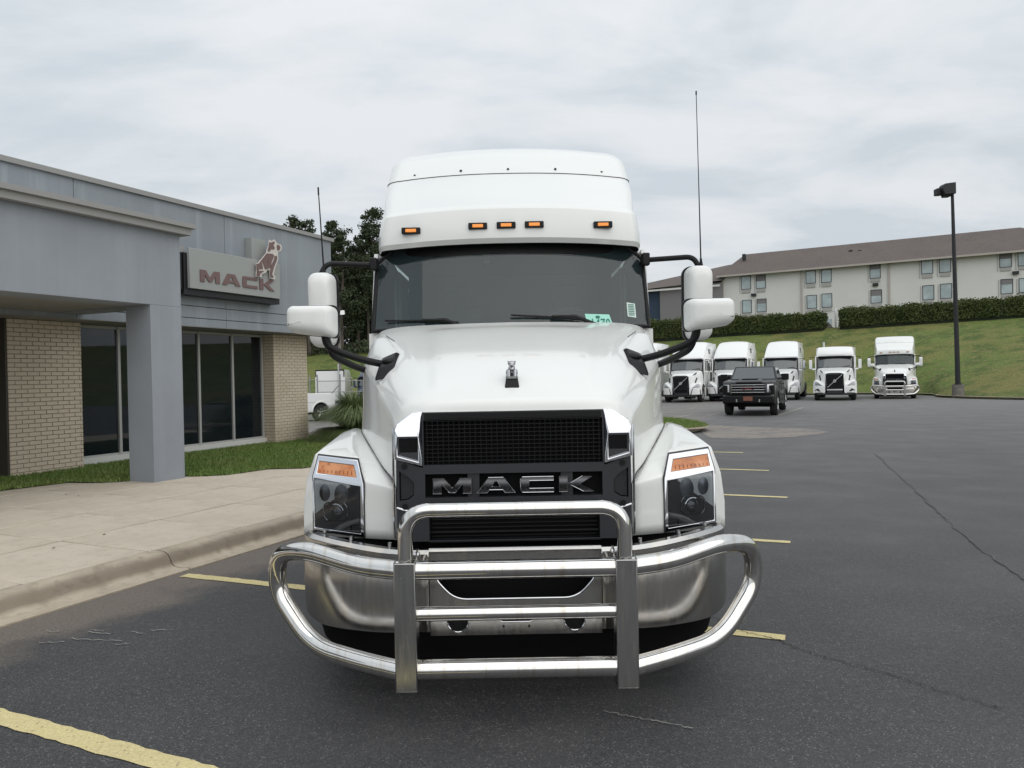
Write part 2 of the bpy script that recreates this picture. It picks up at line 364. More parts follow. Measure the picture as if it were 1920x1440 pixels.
# sidewalk: bed, slabs one by one, gutter and curb
sw = MB(); sw.hexa([sn(-6,-15,0),sn(-6,-6.05,0),sn(24,-6.05,0),sn(24,-15,0),sn(-6,-15,.135),sn(-6,-6.05,.135),sn(24,-6.05,.135),sn(24,-15,.135)])
walk = struct(sw.build('sidewalk', M['joint'], sm=0))
slab_me = {}
rowsn = [(-7.32,-6.06),(-8.58,-7.34),(-9.84,-8.60),(-11.1,-9.86),(-12.4,-11.12)]
R3 = Matrix.Rotation(-A_S, 4, 'Z')
for i in range(17):
    s0 = -1.0+1.18*i-1.1
    for j, (na, nb) in enumerate(rowsn):
        if j == 4 and s0 > 7.4: continue
        if s0 > 11 and na < -9.0: continue
        k = (j,)
        if k not in slab_me:
            m = MB(); m.box(0.008, nb-na-.008, 0.008, 1.172, .10, .152); o = m.build('slab', M['concrete'], walk, bev=.006, seg=1); slab_me[k] = o
        else:
            o = slab_me[k].copy(); COL.objects.link(o); o.parent = walk
        o.location = sn(s0, na, random.uniform(0,.003)); o.rotation_euler = (0, 0, -A_S)
# curb + gutter pan in 3 m lengths
cp = [(-6.06,.150),(-5.99,.152),(-5.93,.146),(-5.885,.125),(-5.855,.09),(-5.835,.045),(-5.80,.018),(-5.72,.012),(-5.62,.02),(-5.60,.012),(-5.60,-.05)]
cu0 = None
for i in range(9):
    m = MB()
    if cu0 is None:
        rows = []
        for k in range(2): rows.append([(c[0]+5.8, k*2.985, c[1]) for c in cp])
        m.grid(rows, flip=True); m.fan([(c[0]+5.8, 0, c[1]) for c in cp]+[(-.26,0,-.05)], True)
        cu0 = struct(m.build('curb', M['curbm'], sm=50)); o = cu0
        pc = o; o.location = sn(-3.95, -5.8); o.rotation_euler = (0,0,-A_S)
    else:
        o = cu0.copy(); COL.objects.link(o); o.name = 'curb_section'; o.parent = pc; o.matrix_parent_inverse = Matrix.Identity(4)
        o.location = (0, 3.0*i, 0); o.rotation_euler = (0,0,0)
        if 'kind' in o: del o['kind']
# lawn beside the shop
LAWN = [(-6,-11.55),(6.0,-11.75),(7.2,-11.62),(7.95,-11.5),(8.1,-10.95),(8.35,-10.68),(9.1,-10.68),(9.15,-10.05),(9.45,-9.62),(10.3,-9.5),(10.6,-8.95),(12.0,-8.75),(16.4,-8.4),(16.9,-9.2),(17.0,-16.5),(-6,-16.5)]
m = MB(); m.fan([sn(a, b, .168) for a, b in LAWN]); lawn = stuff(m.build('lawn', M['grassg'], sm=0))
def inside(p, poly):
    x, y = p; c = False
    for i in range(len(poly)):
        (x1, y1), (x2, y2) = poly[i], poly[i-1]
        if (y1 > y) != (y2 > y) and x < (x2-x1)*(y-y1)/(y2-y1)+x1: c = not c
    return c
def blades(poly, z, count, h, name, conv=None, zf=None):
    m = MB(); xs = [p[0] for p in poly]; ys = [p[1] for p in poly]; k = 0; tries = 0
    while k < count and tries < count*6:
        tries += 1; a, b = random.uniform(min(xs), max(xs)), random.uniform(min(ys), max(ys))
        if not inside((a, b), poly): continue
        x, y = conv(a, b)[:2] if conv else (a, b); zz = (zf(x, y) if zf else 0)+z; an = random.uniform(0, pi); hh = h*random.uniform(.5, 1.2); w = .006+.008*random.random()
        dx, dy = cos(an)*w, sin(an)*w; lx, ly = random.uniform(-.5,.5)*hh, random.uniform(-.5,.5)*hh
        m.add([(x-dx,y-dy,zz),(x+dx,y+dy,zz),(x+lx,y+ly,zz+hh)], [(0,1,2)]); k += 1
    return m
vis = [(3.5,-11.8),(7.2,-11.6),(7.98,-11.45),(8.1,-10.9),(8.35,-10.62),(9.1,-10.62),(9.12,-10.0),(9.45,-9.57),(10.3,-9.44),(10.6,-8.9),(12.0,-8.7),(16.4,-8.35),(16.9,-9.2),(17,-13.4),(3.5,-13.4)]
stuff(blades(vis, .165, 70000, .055, 'grass', conv=lambda a, b: sn(a, b)).build('grass', M['blade'], sm=0))
# planted island behind the truck: kerb ring and grass
isl = fillet([(21.3,-14,0),(21.3,-3.55,0),(26.9,-5.9,0),(27.4,-14,0)], [2.2,2.6], 8)
def ring(pts, off):
    out = []
    for i, p in enumerate(pts):
        a, b = Vector(pts[max(i-1,0)]), Vector(pts[min(i+1,len(pts)-1)]); d = (b-a).normalized(); out.append((p[0]+d.y*off*-1*-1, p[1]-d.x*off, 0))
    return out
rows = []
for off, z in ((-.02,-.05),(-.02,.02),(-.10,.03),(-.14,.13),(-.19,.155),(-.32,.155),(-.33,.12)):
    r_ = ring(isl, off)
    rows.append([(lambda q: (q[0], q[1], gz(q[0], q[1])+z))(sn(p[0], p[1])) for p in r_])
m = MB(); m.grid(rows); ic = fixn(m.build('island_curb', M['concrete2'])); struct(ic)
inn = ring(isl, -.31); m = MB(); m.fan([(lambda q: (q[0], q[1], gz(q[0], q[1])+.15))(sn(p[0], p[1])) for p in inn]); stuff(m.build('island_grass', M['grassg'], sm=0))
stuff(blades([(p[0], p[1]) for p in inn], .14, 45000, .09, 'island_grass_blades', conv=lambda a, b: sn(a, b), zf=gz).build('island_grass_blades', M['blade'], sm=0))
# worn concrete apron round the island tip
ap = [(5.2,19.6),(6.4,19.3),(7.6,19.7),(8.6,20.6),(8.9,21.6),(8.2,22.9),(7.2,23.6),(6.6,24.6),(5.8,23.5)]
M['apron'] = material('worn_apron', (.22,.195,.17), .85, var=[(1.2,(.15,.142,.135),.42,.62),(6,(.30,.27,.24),.5,.75),(40,(.12,.11,.10),.5,.75)])
apc = cr([(x, y, 0) for x, y in ap]+[(ap[0][0], ap[0][1], 0)], 5)[:-1]
m = MB(); m.fan([(p[0]+random.uniform(-.06,.06), p[1]+random.uniform(-.1,.1), gz(p[0], p[1])+.004) for p in apc]); m.build('worn_patch', M['apron'], lot, sm=0)
# painted stall lines with ragged edges
def stripe(a, b, w, mat, name='parking_line', n=40, rag=.006):
    a, b = Vector((a[0], a[1], 0)), Vector((b[0], b[1], 0)); d = (b-a).normalized(); q = Vector((-d.y, d.x, 0)); r1, r2 = [], []
    n = max(2, int((b-a).length/.06)) if rag > .002 else 6
    for i in range(n+1):
        p = a+(b-a)*(i/n)
        for r, sg in ((r1, 1), (r2, -1)):
            c = p+q*sg*(w/2+random.uniform(-rag, rag)); r.append((c.x, c.y, gz(c.x, c.y)+.005))
    m = MB(); m.grid([r1, r2], flip=False); return m.build(name, mat, lot, sm=0)
stripe((-3.35,4.20), (-.2,2.75), .125, M['paint'], rag=.007)
stripe((-2.99,6.72), (1.755,4.86), .115, M['paint'], rag=.007)
d_ = Vector((4.6,-1.9)).normalized()
for (x, y) in ((2.80,7.57),(3.76,10.25),(4.47,13.05),(4.93,16.0)):
    stripe((x-d_.x*5, y-d_.y*5), (x, y), .105, M['paint'], rag=.006)
FARLINES = (((1233,776),(1304,765)),((1327,781),(1352,774.5)),((1460,780),(1507,764.5)),((1262,786),(1300,779)))
def crack(pts, w, mat, jit=.03, name='crack', n=14, z=.009):
    P = []
    for i in range(len(pts)-1):
        for k in range(n):
            t = k/n; P.append((pts[i][0]+(pts[i+1][0]-pts[i][0])*t+random.uniform(-jit,jit), pts[i][1]+(pts[i+1][1]-pts[i][1])*t+random.uniform(-jit,jit)))
    P.append(pts[-1]); m = MB(); r1, r2 = [], []
    for i, p in enumerate(P):
        a, b = P[max(i-1,0)], P[min(i+1,len(P)-1)]; d = Vector((b[0]-a[0], b[1]-a[1])).normalized(); ww = w*random.uniform(.4,1.2)
        r1.append((p[0]-d.y*ww, p[1]+d.x*ww, gz(*p)+z)); r2.append((p[0]+d.y*ww, p[1]-d.x*ww, gz(*p)+z))
    m.grid([r1, r2]); return m.build(name, mat, lot, sm=0)
def gp(u, v, z=0.0):
    r = px_ray(u, v); k = (z-CAM_H)/r.z; return (r.x*k, r.y*k)
M['paint3'] = material('faded_line', (.34,.33,.28), .8, var=[(3,(.2,.2,.18),.45,.7)])
for (p_, q_) in FARLINES: stripe(gp(*p_, -.08), gp(*q_, -.1), .1, M['paint3'], rag=.001)
crack([gp(1322,1150),gp(1395,1186),gp(1460,1203),gp(1540,1232),gp(1640,1258),gp(1740,1290),gp(1880,1331)], .0042, M['crack'], .018)
crack([gp(1640,850),gp(1700,905),gp(1760,962),gp(1830,1025),gp(1925,1090)], .009, M['seal'], .02, name='seam')
crack([gp(1130,1335),gp(1180,1345),gp(1240,1356),gp(1300,1368)], .0035, material('scratch_pale', (.3,.29,.27), .9), .01, name='scratch')
for _ in range(9):
    u, v = random.uniform(60,290), random.uniform(1180,1215); crack([gp(u, v), gp(u+random.uniform(20,60), v+random.uniform(-6,4))], .004, bpy.data.materials['scratch_pale'], .012, name='scratch', n=6)
# ------------------------------------------------------------------ the dealership
def stucco(name, col, streak):
    m = bpy.data.materials.new(name); m.use_nodes = True; t = m.node_tree; b = t.nodes['Principled BSDF']; L = t.links.new
    c = N(t, 'ShaderNodeTexCoord'); mp = N(t, 'ShaderNodeMapping'); mp.inputs['Rotation'].default_value = (0,0,A_S); L(c.outputs['Object'], mp.inputs[0])
    m2 = N(t, 'ShaderNodeMapping'); m2.inputs['Scale'].default_value = (1,4.5,.16); L(mp.outputs[0], m2.inputs[0])
    def no(v, sc, det, ro=.55):
        n = N(t, 'ShaderNodeTexNoise'); n.inputs['Scale'].default_value = sc; n.inputs['Detail'].default_value = det; n.inputs['Roughness'].default_value = ro; L(v, n.inputs['Vector']); return n.outputs[0]
    def mr(v, a, b2, c2, d):
        n = N(t, 'ShaderNodeMapRange'); n.inputs[1].default_value = a; n.inputs[2].default_value = b2; n.inputs[3].default_value = c2; n.inputs[4].default_value = d; L(v, n.inputs[0]); return n.outputs[0]
    def mixc(f, a, b2):
        n = N(t, 'ShaderNodeMix', data_type='RGBA'); L(f, n.inputs[0])
        for i, v in ((6, a), (7, b2)):
            if isinstance(v, tuple): n.inputs[i].default_value = (*v, 1)
            else: L(v, n.inputs[i])
        return n.outputs[2]
    x = mixc(mr(no(mp.outputs[0], .8, 4), .35, .7, 0, 1), col, tuple(k*.86 for k in col))
    x = mixc(mr(no(m2.outputs[0], 1.0, 5), .52, .72, 0, streak), x, tuple(min(1,k*1.25) for k in col))
    x = mixc(mr(no(m2.outputs[0], 2.3, 4), .55, .75, 0, streak*.7), x, tuple(k*.82 for k in col))
    L(x, b.inputs['Base Color']); b.inputs['Roughness'].default_value = .85
    bn = N(t, 'ShaderNodeBump'); bn.inputs['Strength'].default_value = .25; bn.inputs['Distance'].default_value = .01; L(no(mp.outputs[0], 45, 5, .65), bn.inputs['Height']); L(bn.outputs[0], b.inputs['Normal'])
    return m
M['stuc'] = stucco('grey_stucco', (.295,.322,.358), .2)
M['fascia'] = stucco('grey_fascia', (.285,.315,.345), .7)
M['trim'] = material('metal_trim', (.30,.30,.29), .55, .0)
M['soffit'] = material('soffit', (.30,.29,.27), .85)
M['brick'] = material('buff_brick', (.60,.52,.405), .85, var=[(2.2,(.50,.425,.32),.42,.68),(40,(.64,.56,.45),.5,.7)], bump=(60,.3,.005))
M['mortar'] = material('mortar', (.22,.18,.135), .95)
M['frame'] = material('window_frame', (.44,.44,.42), .45, .2)
M['blind'] = material('blinds', (.30,.33,.36), .7)
M['dark'] = material('room_dark', (.012,.014,.016), .9)
M['downl'] = material('downlight', (.7,.7,.68), .4)
bld = thing('dealership_building', 'low grey stucco showroom with buff brick piers and a deep entrance canopy', 'building', sn(8,-13), 0)
bo = sn(8,-13)
def sbox(m, s0, s1, n0, n1, z0, z1):
    return m.hexa([sn(s0,n0,z0),sn(s0,n1,z0),sn(s1,n1,z0),sn(s1,n0,z0),sn(s0,n0,z1),sn(s0,n1,z1),sn(s1,n1,z1),sn(s1,n0,z1)][:8])
def sb(name, mat, s0, s1, n0, n1, z0, z1, parent=bld, **k):
    m = MB(); sbox(m, s0, s1, n0, n1, z0, z1); return fixn(m.build(name, mat, parent, bo, **k))
# fascia panels, one per bay, with open joints between them
joints = [-9.0,-5.1,-1.6,1.9,5.4,8.9,12.4,16.1]
sb('wall_core', M['seam'], -9, 16.05, -30, -12.55, 2.96, 5.36)
for a, b in zip(joints[:-1], joints[1:]):
    for z0, z1 in ((2.9,3.07),(3.085,3.32),(3.335,5.38)):
        o = sb('fascia_panel', M['fascia'], a+.006, b-.006, -12.62, -12.5, z0, z1)
sb('side_wall', M['fascia'], 16.05, 16.1, -30, -12.62, 2.9, 5.38)
sb('roof_trim', M['trim'], -9, 16.16, -12.75, -12.44, 5.38, 5.47)
sb('roof', M['trim'], -9, 16.1, -30, -12.75, 5.36, 5.42)
sb('soffit', M['soffit'], -9, 16.05, -14.0, -12.5, 2.893, 2.905)
sb('end_wall', M['mortar'], 15.6, 15.74, -30, -13.3, .1, 2.9)
# piers with bricks
def pier(s0, s1, na, nb, name):
    return sb(name, M['mortar'], s0+.006, s1-.006, na, nb-.008, .1, 2.893)
BL, BH, GAP = .205, .0655, .0105
def brick_cells(w):
    out = []
    for c in range(36):
        z = .155+c*(BH+GAP); x = 0 if c % 2 == 0 else -(BL+GAP)/2
        while x < w-.02:
            a, b = max(0, x), min(w, x+BL)
            if b-a > .03: out.append((a, b, z))
            x += BL+GAP
    return out
pl = pier(8.07, 9.40, -14.2, -13.1, 'brick_pier')
bm_cache = {}
for a, b, z in brick_cells(1.33):
    k = round(b-a, 3)
    if k not in bm_cache:
        m = MB(); m.box(0, .02, 0, k, 0, BH); bm_cache[k] = m.build('brick', M['brick'], pl, sm=0, bev=.003, seg=1); o = bm_cache[k]
    else:
        o = bm_cache[k].copy(); COL.objects.link(o); o.parent = pl
    q = sn(8.07+a, -13.118+random.uniform(-.001,.002), z); o.location = (q[0]-bo[0], q[1]-bo[1], q[2]); o.rotation_euler = (0,0,-A_S)
pr = pier(14.53, 15.76, -14.2, -13.1, 'brick_pier')
m = MB()
for a, b, z in brick_cells(1.23):
    sbox(m, 14.53+a, 14.53+b, -13.12, -13.098+random.uniform(-.001,.002), z, z+BH)
for sx_, sgn in ((14.53,-1),(15.76,1)):
    for a, b, z in brick_cells(.9):
        sbox(m, sx_-.012 if sgn < 0 else sx_-.01, sx_+.01 if sgn < 0 else sx_+.012, -13.1-b, -13.1-a, z, z+BH)
stuff(fixn(m.build('brick_courses', M['brick'], pr, bo)))
m = MB()
for a, b, z in brick_cells(1.0): sbox(m, 8.058, 8.08, -13.1-b, -13.1-a, z, z+BH)
stuff(fixn(m.build('brick_courses', M['brick'], pl, bo)))
M['brown'] = material('reveal_shade_brown', (.06,.05,.04), .6)
sb('reveal_shade_sheet', M['brown'], 8.02, 8.055, -14.2, -13.105, .16, 2.89)  # brown sheet over the brick reveal; the recess shade is put into its colour
# recessed entrance beside the first pier
sb('entrance_wall', M['soffit'], 6.0, 8.05, -14.25, -14.15, .1, 2.9)
sb('entrance_door', M['bglass'], 6.4, 7.5, -14.12, -14.1, .2, 2.4)
sb('door_handle', M['black'], 8.02, 8.06, -13.5, -13.3, 1.13, 1.2)
# the long window: five tall panes
sb('room', M['dark'], 9.4, 14.5, -17, -16.9, .1, 2.9)
sb('room_floor', M['dark'], 9.4, 14.5, -17, -13.6, .12, .16)
sb('room_ceiling', M['dark'], 9.4, 14.5, -17, -13.6, 2.86, 2.89)
m = MB()
for a, b in ((9.43,10.42),(10.46,11.4)):
    for k in range(70): sbox(m, a+.12, b-.14, -13.62, -13.60, .40+.034*k, .40+.034*k+.016)
stuff(fixn(m.build('blinds', M['blind'], bld, bo)))
sills = [9.40,10.42,11.43,12.45,13.46,14.50]
for a, b in zip(sills[:-1], sills[1:]):
    w = sb('window', M['frame'], a, a+.055, -13.52, -13.42, .30, 2.88)
    m = MB(); sbox(m, a+.055, b, -13.5, -13.44, 2.82, 2.88); fixn(m.build('rail', M['frame'], w, bo)); m = MB(); sbox(m, a+.055, b, -13.5, -13.44, .30, .345); fixn(m.build('rail', M['frame'], w, bo))
    sb('pane', M['bglass'], a+.055, b, -13.475, -13.463, .345, 2.82, w)
sb('window', M['frame'], 14.44, 14.5, -13.52, -13.42, .30, 2.88)
sb('window_sill', material('sill_white', (.62,.62,.59), .6), 9.40, 14.53, -13.56, -13.38, .16, .30)
# canopy with its column
cn = thing('entrance_canopy', 'grey stucco entrance canopy on a square column in front of the showroom', 'canopy', sn(8.7,-10.4))
co = sn(8.7,-10.4)
sb_ = lambda name, mat, *a, **k: (lambda m: fixn(m.build(name, mat, k.get('parent', cn), co, bev=k.get('bev', 0))))(sbox(MB(), *a))
sb_('column', M['stuc'], 8.42, 9.02, -10.64, -10.08, .14, 2.98, bev=.006)
sb_('column', M['stuc'], -2.2, -1.6, -10.64, -10.08, .14, 2.98, bev=.006)
sb_('beam', M['stuc'], -9, 9.02, -10.64, -10.08, 2.98, 4.17, bev=.006)
sb_('end_beam', M['stuc'], 8.5, 9.02, -12.48, -10.66, 2.98, 4.17)
sb_('canopy_ceiling', M['soffit'], -9, 8.48, -13.05, -10.66, 2.985, 3.05)
sb_('cap_lower', M['trim'], -9, 9.14, -12.46, -9.94, 4.17, 4.28)
sb_('cap_upper', M['trim'], -9, 9.20, -12.46, -9.88, 4.28, 4.355)
dl = MB(); q = gp(30,576); sr, _ = sn_at(30,576,-11.6); p = sn(6.2,-11.6,2.983); dl.cyl((p[0],p[1],2.96),(p[0],p[1],2.984),.11,20); dl.build('downlight', M['downl'], cn, co)
# sign on the fascia
so = sn(12.4,-12.3)
sign = thing('dealer_sign', 'grey box sign with brown block letters and a standing bulldog emblem on the fascia', 'sign', (so[0],so[1],3.6))
so = (so[0], so[1], 3.6)
def sg(name, mat, s0, s1, n0, n1, z0, z1, parent=sign, bev=0):
    return fixn(sbox(MB(), s0, s1, n0, n1, z0, z1).build(name, mat, parent, so, bev=bev))
M['signf'] = material('sign_face', (.32,.335,.325), .5); M['signb'] = material('sign_black', (.012,.012,.014), .4)
M['maroon'] = material('sign_letters', (.165,.105,.10), .5); M['outl'] = material('sign_outline', (.62,.58,.54), .5)
sg('cabinet', M['signb'], 11.02, 13.78, -12.49, -12.22, 3.52, 4.36)
sg('cabinet_edge', M['trim'], 11.0, 11.12, -12.4, -12.3, 4.36, 4.50)
sg('face_panel', M['signf'], 11.10, 13.72, -12.215, -12.14, 3.64, 4.46, bev=.008)
sg('driver_box', M['signb'], 10.83, 11.0, -12.5, -12.25, 3.62, 4.36)
sg('backing_bracket', M['signf'], 13.0, 13.45, -12.49, -12.3, 4.46, 4.98)
Lw = sum(LETTERS[c][0] for c in 'MACK')+.33*3; x = 0; sc = 2.17/Lw
for c in 'MACK':
    w, o_, h_ = LETTERS[c]
    m = MB(); m.poly(o_, h_, lambda a, b, d, x=x: (lambda q: q)(sn(11.35+(x+a)*sc, -12.14+d, 3.80+b*.245)), .022, 0)
    fixn(m.build('letter', M['maroon'], sign, so)); x += w+.33
def zp(pts, n):
    return [sn_at(320+a/8.727, 440+b/8.727, n) for a, b in pts]
out = [(1600,85),(1640,108),(1690,82),(1708,120),(1738,148),(1790,165),(1806,215),(1788,270),(1742,282),(1738,330),(1748,400),(1722,475),(1702,525),(1684,600),(1670,655),(1700,700),(1692,735),(1615,718),(1612,640),(1600,572),(1562,588),(1542,622),(1475,650),(1474,695),(1388,688),(1390,620),(1398,540),(1382,470),(1428,458),(1560,298),(1572,240),(1598,170)]
def sflat(pts, n, d0, name, mat):
    m = MB(); P2 = zp(pts, n); m.poly(P2[::-1], [], lambda a, b, d: sn(a, n+d, b), d0, 0); return fixn(m.build(name, mat, sign, so))
sflat(out, -12.10, .03, 'emblem_outline', M['outl'])
for pts in ([(1614,122),(1645,132),(1688,108),(1698,150),(1672,165),(1700,215),(1688,242),(1640,232),(1618,275),(1582,266),(1606,180)],
            [(1742,160),(1785,182),(1790,215),(1775,255),(1745,255),(1735,205)],
            [(1568,306),(1665,314),(1690,345),(1650,440),(1625,555),(1600,495),(1588,380),(1580,400),(1600,500),(1604,552),(1544,572),(1500,440),(1486,450),(1508,560),(1440,568),(1412,655),(1406,560),(1402,478),(1440,472)],
            [(1700,350),(1736,345),(1738,400),(1712,470),(1690,520),(1655,645),(1684,700),(1630,702),(1626,600),(1645,500),(1690,410)],
            [(1428,592),(1532,592),(1478,628),(1455,648),(1460,680),(1402,676),(1408,630)]):
    sflat(pts, -12.068, .012, 'emblem_patch', M['maroon'])
# ================================================================== THE TRUCK
TO = (0, 5.2, 0)
tr = thing('semi_truck', 'big white sleeper tractor facing the camera with a tubular steel bull bar', 'truck', TO)
def T(mb, name, mat, parent=None, **k): return mb.build(name, mat, parent or tr, TO, **k)
def TF(mb, name, mat, parent=None, bev=0, **k):
    o = mb.build(name, mat, parent or tr, TO, bev=bev, **k); return fixn(o)
# --- hood: control stations from the nose to the cowl
TOPC = [[(0,4.135,1.555),(.30,4.137,1.555),(.48,4.145,1.553),(.585,4.175,1.535),(.662,4.215,1.475)],
        [(0,4.165,1.62),(.30,4.168,1.62),(.49,4.185,1.617),(.61,4.22,1.588),(.685,4.27,1.515)],
        [(0,4.30,1.705),(.31,4.31,1.702),(.52,4.33,1.692),(.66,4.37,1.65),(.735,4.41,1.575)],
        [(0,4.68,1.875),(.33,4.70,1.872),(.58,4.72,1.85),(.76,4.74,1.79),(.865,4.75,1.695)],
        [(0,5.13,2.015),(.36,5.14,2.012),(.68,5.17,1.99),(.90,5.2,1.925),(1.02,5.2,1.80)],
        [(0,5.42,2.095),(.38,5.44,2.092),(.78,5.50,2.08),(1.0,5.54,2.02),(1.085,5.54,1.87)],
        [(0,5.62,2.15),(.42,5.66,2.147),(.88,5.76,2.135),(1.055,5.85,2.08),(1.115,5.87,1.93)]]
LOWC = [(.667,4.225,1.12),(.70,4.29,1.17),(.78,4.42,1.23),(.92,4.78,1.32),(1.05,5.2,1.37),(1.11,5.54,1.36),(1.15,5.87,1.30)]
cols = [cr(c, 8) for c in TOPC]                       # across
rows = list(zip(*[cr([c[j] for c in cols], 6) for j in range(len(cols[0]))]))
def ridge(p):
    w = .44+.16*(p[1]-4.135)/1.5; f = smooth((p[1]-4.2)/.15)*smooth((5.55-p[1])/.2)
    return (p[0], p[1], p[2]+.014*f*smooth((w-abs(p[0]))/.05+.5))
rows = [[ridge(p) for p in r] for r in rows]
full = [mir(r[::-1])[:-1]+r for r in rows]
m = MB(); m.grid(full)
low = cr(LOWC, 6)
for sgn in (1,-1):
    side = []
    for r, l in zip(rows, low):
        c = r[-1]; mid1 = tuple(a+(b-a)*.12 for a, b in zip(c, l)); mid1 = (mid1[0]+.006, mid1[1], mid1[2])
        q = [c, mid1, tuple(a+(b-a)*.5 for a, b in zip(c, l)), l]
        side.append([(p[0]*sgn, p[1], p[2]) for p in q])
    m.grid(side)
# back lip down to the cowl
bk = full[-1]; m.grid([bk, [(p[0]*.97, p[1]+.10, p[2]-.05) for p in bk]])
hood = fixn(T(m, 'hood', M['white']))
hood.data.set_sharp_from_angle(angle=radians(24))
# seam lines on the flank where the fender panel meets
for sgn in (1,-1):
    g = MB(); g.tube([(p[0]*sgn, p[1], p[2]) for p in low[::2]], .004, 6); T(g, 'panel_seam', M['seam'], hood)
    g = MB(); g.tube([(.80*sgn,5.12,2.0),(.86*sgn,5.3,2.03),(.92*sgn,5.5,2.06)], .003, 5); T(g, 'panel_seam', M['seam'], hood)
# --- fenders
FC = [[(.667,4.222,.83),(.667,4.222,1.0),(.667,4.222,1.12),(.78,4.42,1.23),(.92,4.78,1.32),(1.05,5.2,1.37),(1.12,5.6,1.35),(1.15,5.95,1.22)],
      [(.85,4.277,.83),(.85,4.277,1.0),(.85,4.277,1.155),(.92,4.46,1.265),(1.0,4.80,1.36),(1.08,5.2,1.395),(1.15,5.6,1.36),(1.17,5.95,1.20)],
      [(.90,4.292,.83),(.90,4.292,1.135),(.90,4.352,1.29),(.96,4.48,1.325),(1.04,4.82,1.38),(1.11,5.2,1.40),(1.17,5.6,1.35),(1.19,5.95,1.18)],
      [(1.18,4.376,.83),(1.18,4.376,1.14),(1.18,4.44,1.305),(1.165,4.55,1.328),(1.155,4.84,1.362),(1.17,5.2,1.38),(1.2,5.6,1.33),(1.215,5.95,1.16)],
      [(1.25,4.42,.83),(1.25,4.42,.98),(1.235,4.44,1.15),(1.215,4.60,1.255),(1.205,4.86,1.31),(1.215,5.2,1.325),(1.24,5.6,1.27),(1.245,5.95,1.10)],
      [(1.262,4.55,.83),(1.262,4.55,.93),(1.255,4.58,1.04),(1.24,4.72,1.13),(1.235,4.9,1.18),(1.24,5.2,1.20),(1.25,5.6,1.14),(1.25,5.95,.99)]]
for sgn in (1,-1):
    cc = []
    for c in FC: cc.append(lerp(c[:3], 3)[:-1]+cr(c[2:], 5))
    n = len(cc[0]); rr = [[(q[0]*sgn, q[1], q[2]) for q in lerp([c[i] for c in cc], 3)] for i in range(n)]
    g = MB(); g.grid(rr); f = fixn(T(g, 'fender', M['white']))
    f.data.set_sharp_from_angle(angle=radians(16))
    b = f.modifiers.new('bevel', 'BEVEL'); b.width = .012; b.segments = 3; b.limit_method = 'ANGLE'; b.angle_limit = radians(16); f.data.set_sharp_from_angle(angle=radians(80))
    s = f.modifiers.new('wall', 'SOLIDIFY'); s.thickness = .012; s.offset = -1
    g = MB(); g.tube([(p[0]*sgn, p[1], p[2]) for p in [c for c in cr(FC[0][:3], 4)]], .004, 6); T(g, 'panel_seam', M['seam'], f)
    # lamp cluster, laid out on the slanting front face
    def F(a, z, d, sgn=sgn): k = 4.222+.3*(a-.667)+.39*max(0,z-1.14); return (sgn*a, k-d, z)
    hl = MB(); hl.poly([(1.178,.868),(.862,.838),(.862,1.142),(.905,1.276),(1.155,1.298),(1.18,1.178)], [[(1.168,.885),(1.168,1.168),(.885,1.127),(.885,.86)], [(1.154,1.198),(1.146,1.266),(.928,1.246),(.906,1.178)]], F, .016, -.01)
    hb = TF(hl, 'headlight', M['cbright'], bev=.004)
    g = MB(); g.poly([(1.184,.860),(.857,.830),(.857,1.145),(.901,1.284),(1.160,1.306),(1.186,1.178)], [], F, .004, -.01); TF(g, 'gasket', M['seam'], hb)
    g = MB(); g.poly([(1.153,1.199),(1.145,1.265),(.929,1.245),(.907,1.179)], [], F, .011, .002); TF(g, 'turn_signal', M['amber'], hb)
    g = MB()
    for k in range(9): a = .935+k*.025; g.hexa([F(a,1.19+.01*(k*.2),.0125),F(a+.004,1.19+.01*(k*.2),.0125),F(a+.004,1.19+.01*(k*.2),.010),F(a,1.19+.01*(k*.2),.010),F(a,1.215,.0125),F(a+.004,1.215,.0125),F(a+.004,1.215,.010),F(a,1.215,.010)])
    stuff(TF(g, 'lens_rib', material('amber_dark', (.25,.06,.008), .3) if 'amber_dark' not in bpy.data.materials else bpy.data.materials['amber_dark'], hb))
    # dark bowl, with two reflectors and a projector ring
    g = MB(); g.poly([(1.168,.885),(1.168,1.168),(.885,1.127),(.885,.86)], [], F, -.0, -.012); TF(g, 'bowl', M['grey'], hb)
    M.setdefault('bowlg', material('lamp_bowl_grey', (.30,.31,.33), .18, .9))
    g = MB()
    for (cx, cz, r) in ((1.105,1.085,.034),(1.0,1.07,.046)):
        g.add([F(cx+r*cos(a*pi/10)*q, cz+r*1.5*sin(a*pi/10)*q, .001+.006*(1-q)) for q in (1,.5) for a in range(20)]+[F(cx,cz,.007)], [(a,(a+1)%20,20+(a+1)%20,20+a) for a in range(20)]+[(20+a,20+(a+1)%20,40) for a in range(20)])
    fixn(T(g, 'reflector', M['bowlg'], hb))
    rr_ = fillet([(1.005,.925,0),(1.09,.925,0),(1.11,.95,0),(1.11,1.01,0),(1.09,1.03,0),(.985,1.03,0),(.965,1.01,0),(.965,.95,0),(.985,.925,0),(1.005,.925,0)], .01, 3)
    g = MB(); g.tube([F(a, z, .008) for a, z, _ in rr_], .0035, 6); T(g, 'projector_frame', M['dchrome'], hb)
    g = MB(); g.add([F(1.035+.042*cos(a*pi/12)*q, .975+.042*sin(a*pi/12)*q, .002+.02*sqrt(1-q*q)) for q in (1,.85,.6,.3) for a in range(24)], [(i*24+a, i*24+(a+1)%24, (i+1)*24+(a+1)%24, (i+1)*24+a) for i in range(3) for a in range(24)]+[tuple(72+a for a in range(24))]); fixn(T(g, 'projector', material('projector_glass', (.10,.105,.11), .05, .5, 1) if 'projector_glass' not in bpy.data.materials else bpy.data.materials['projector_glass'], hb))
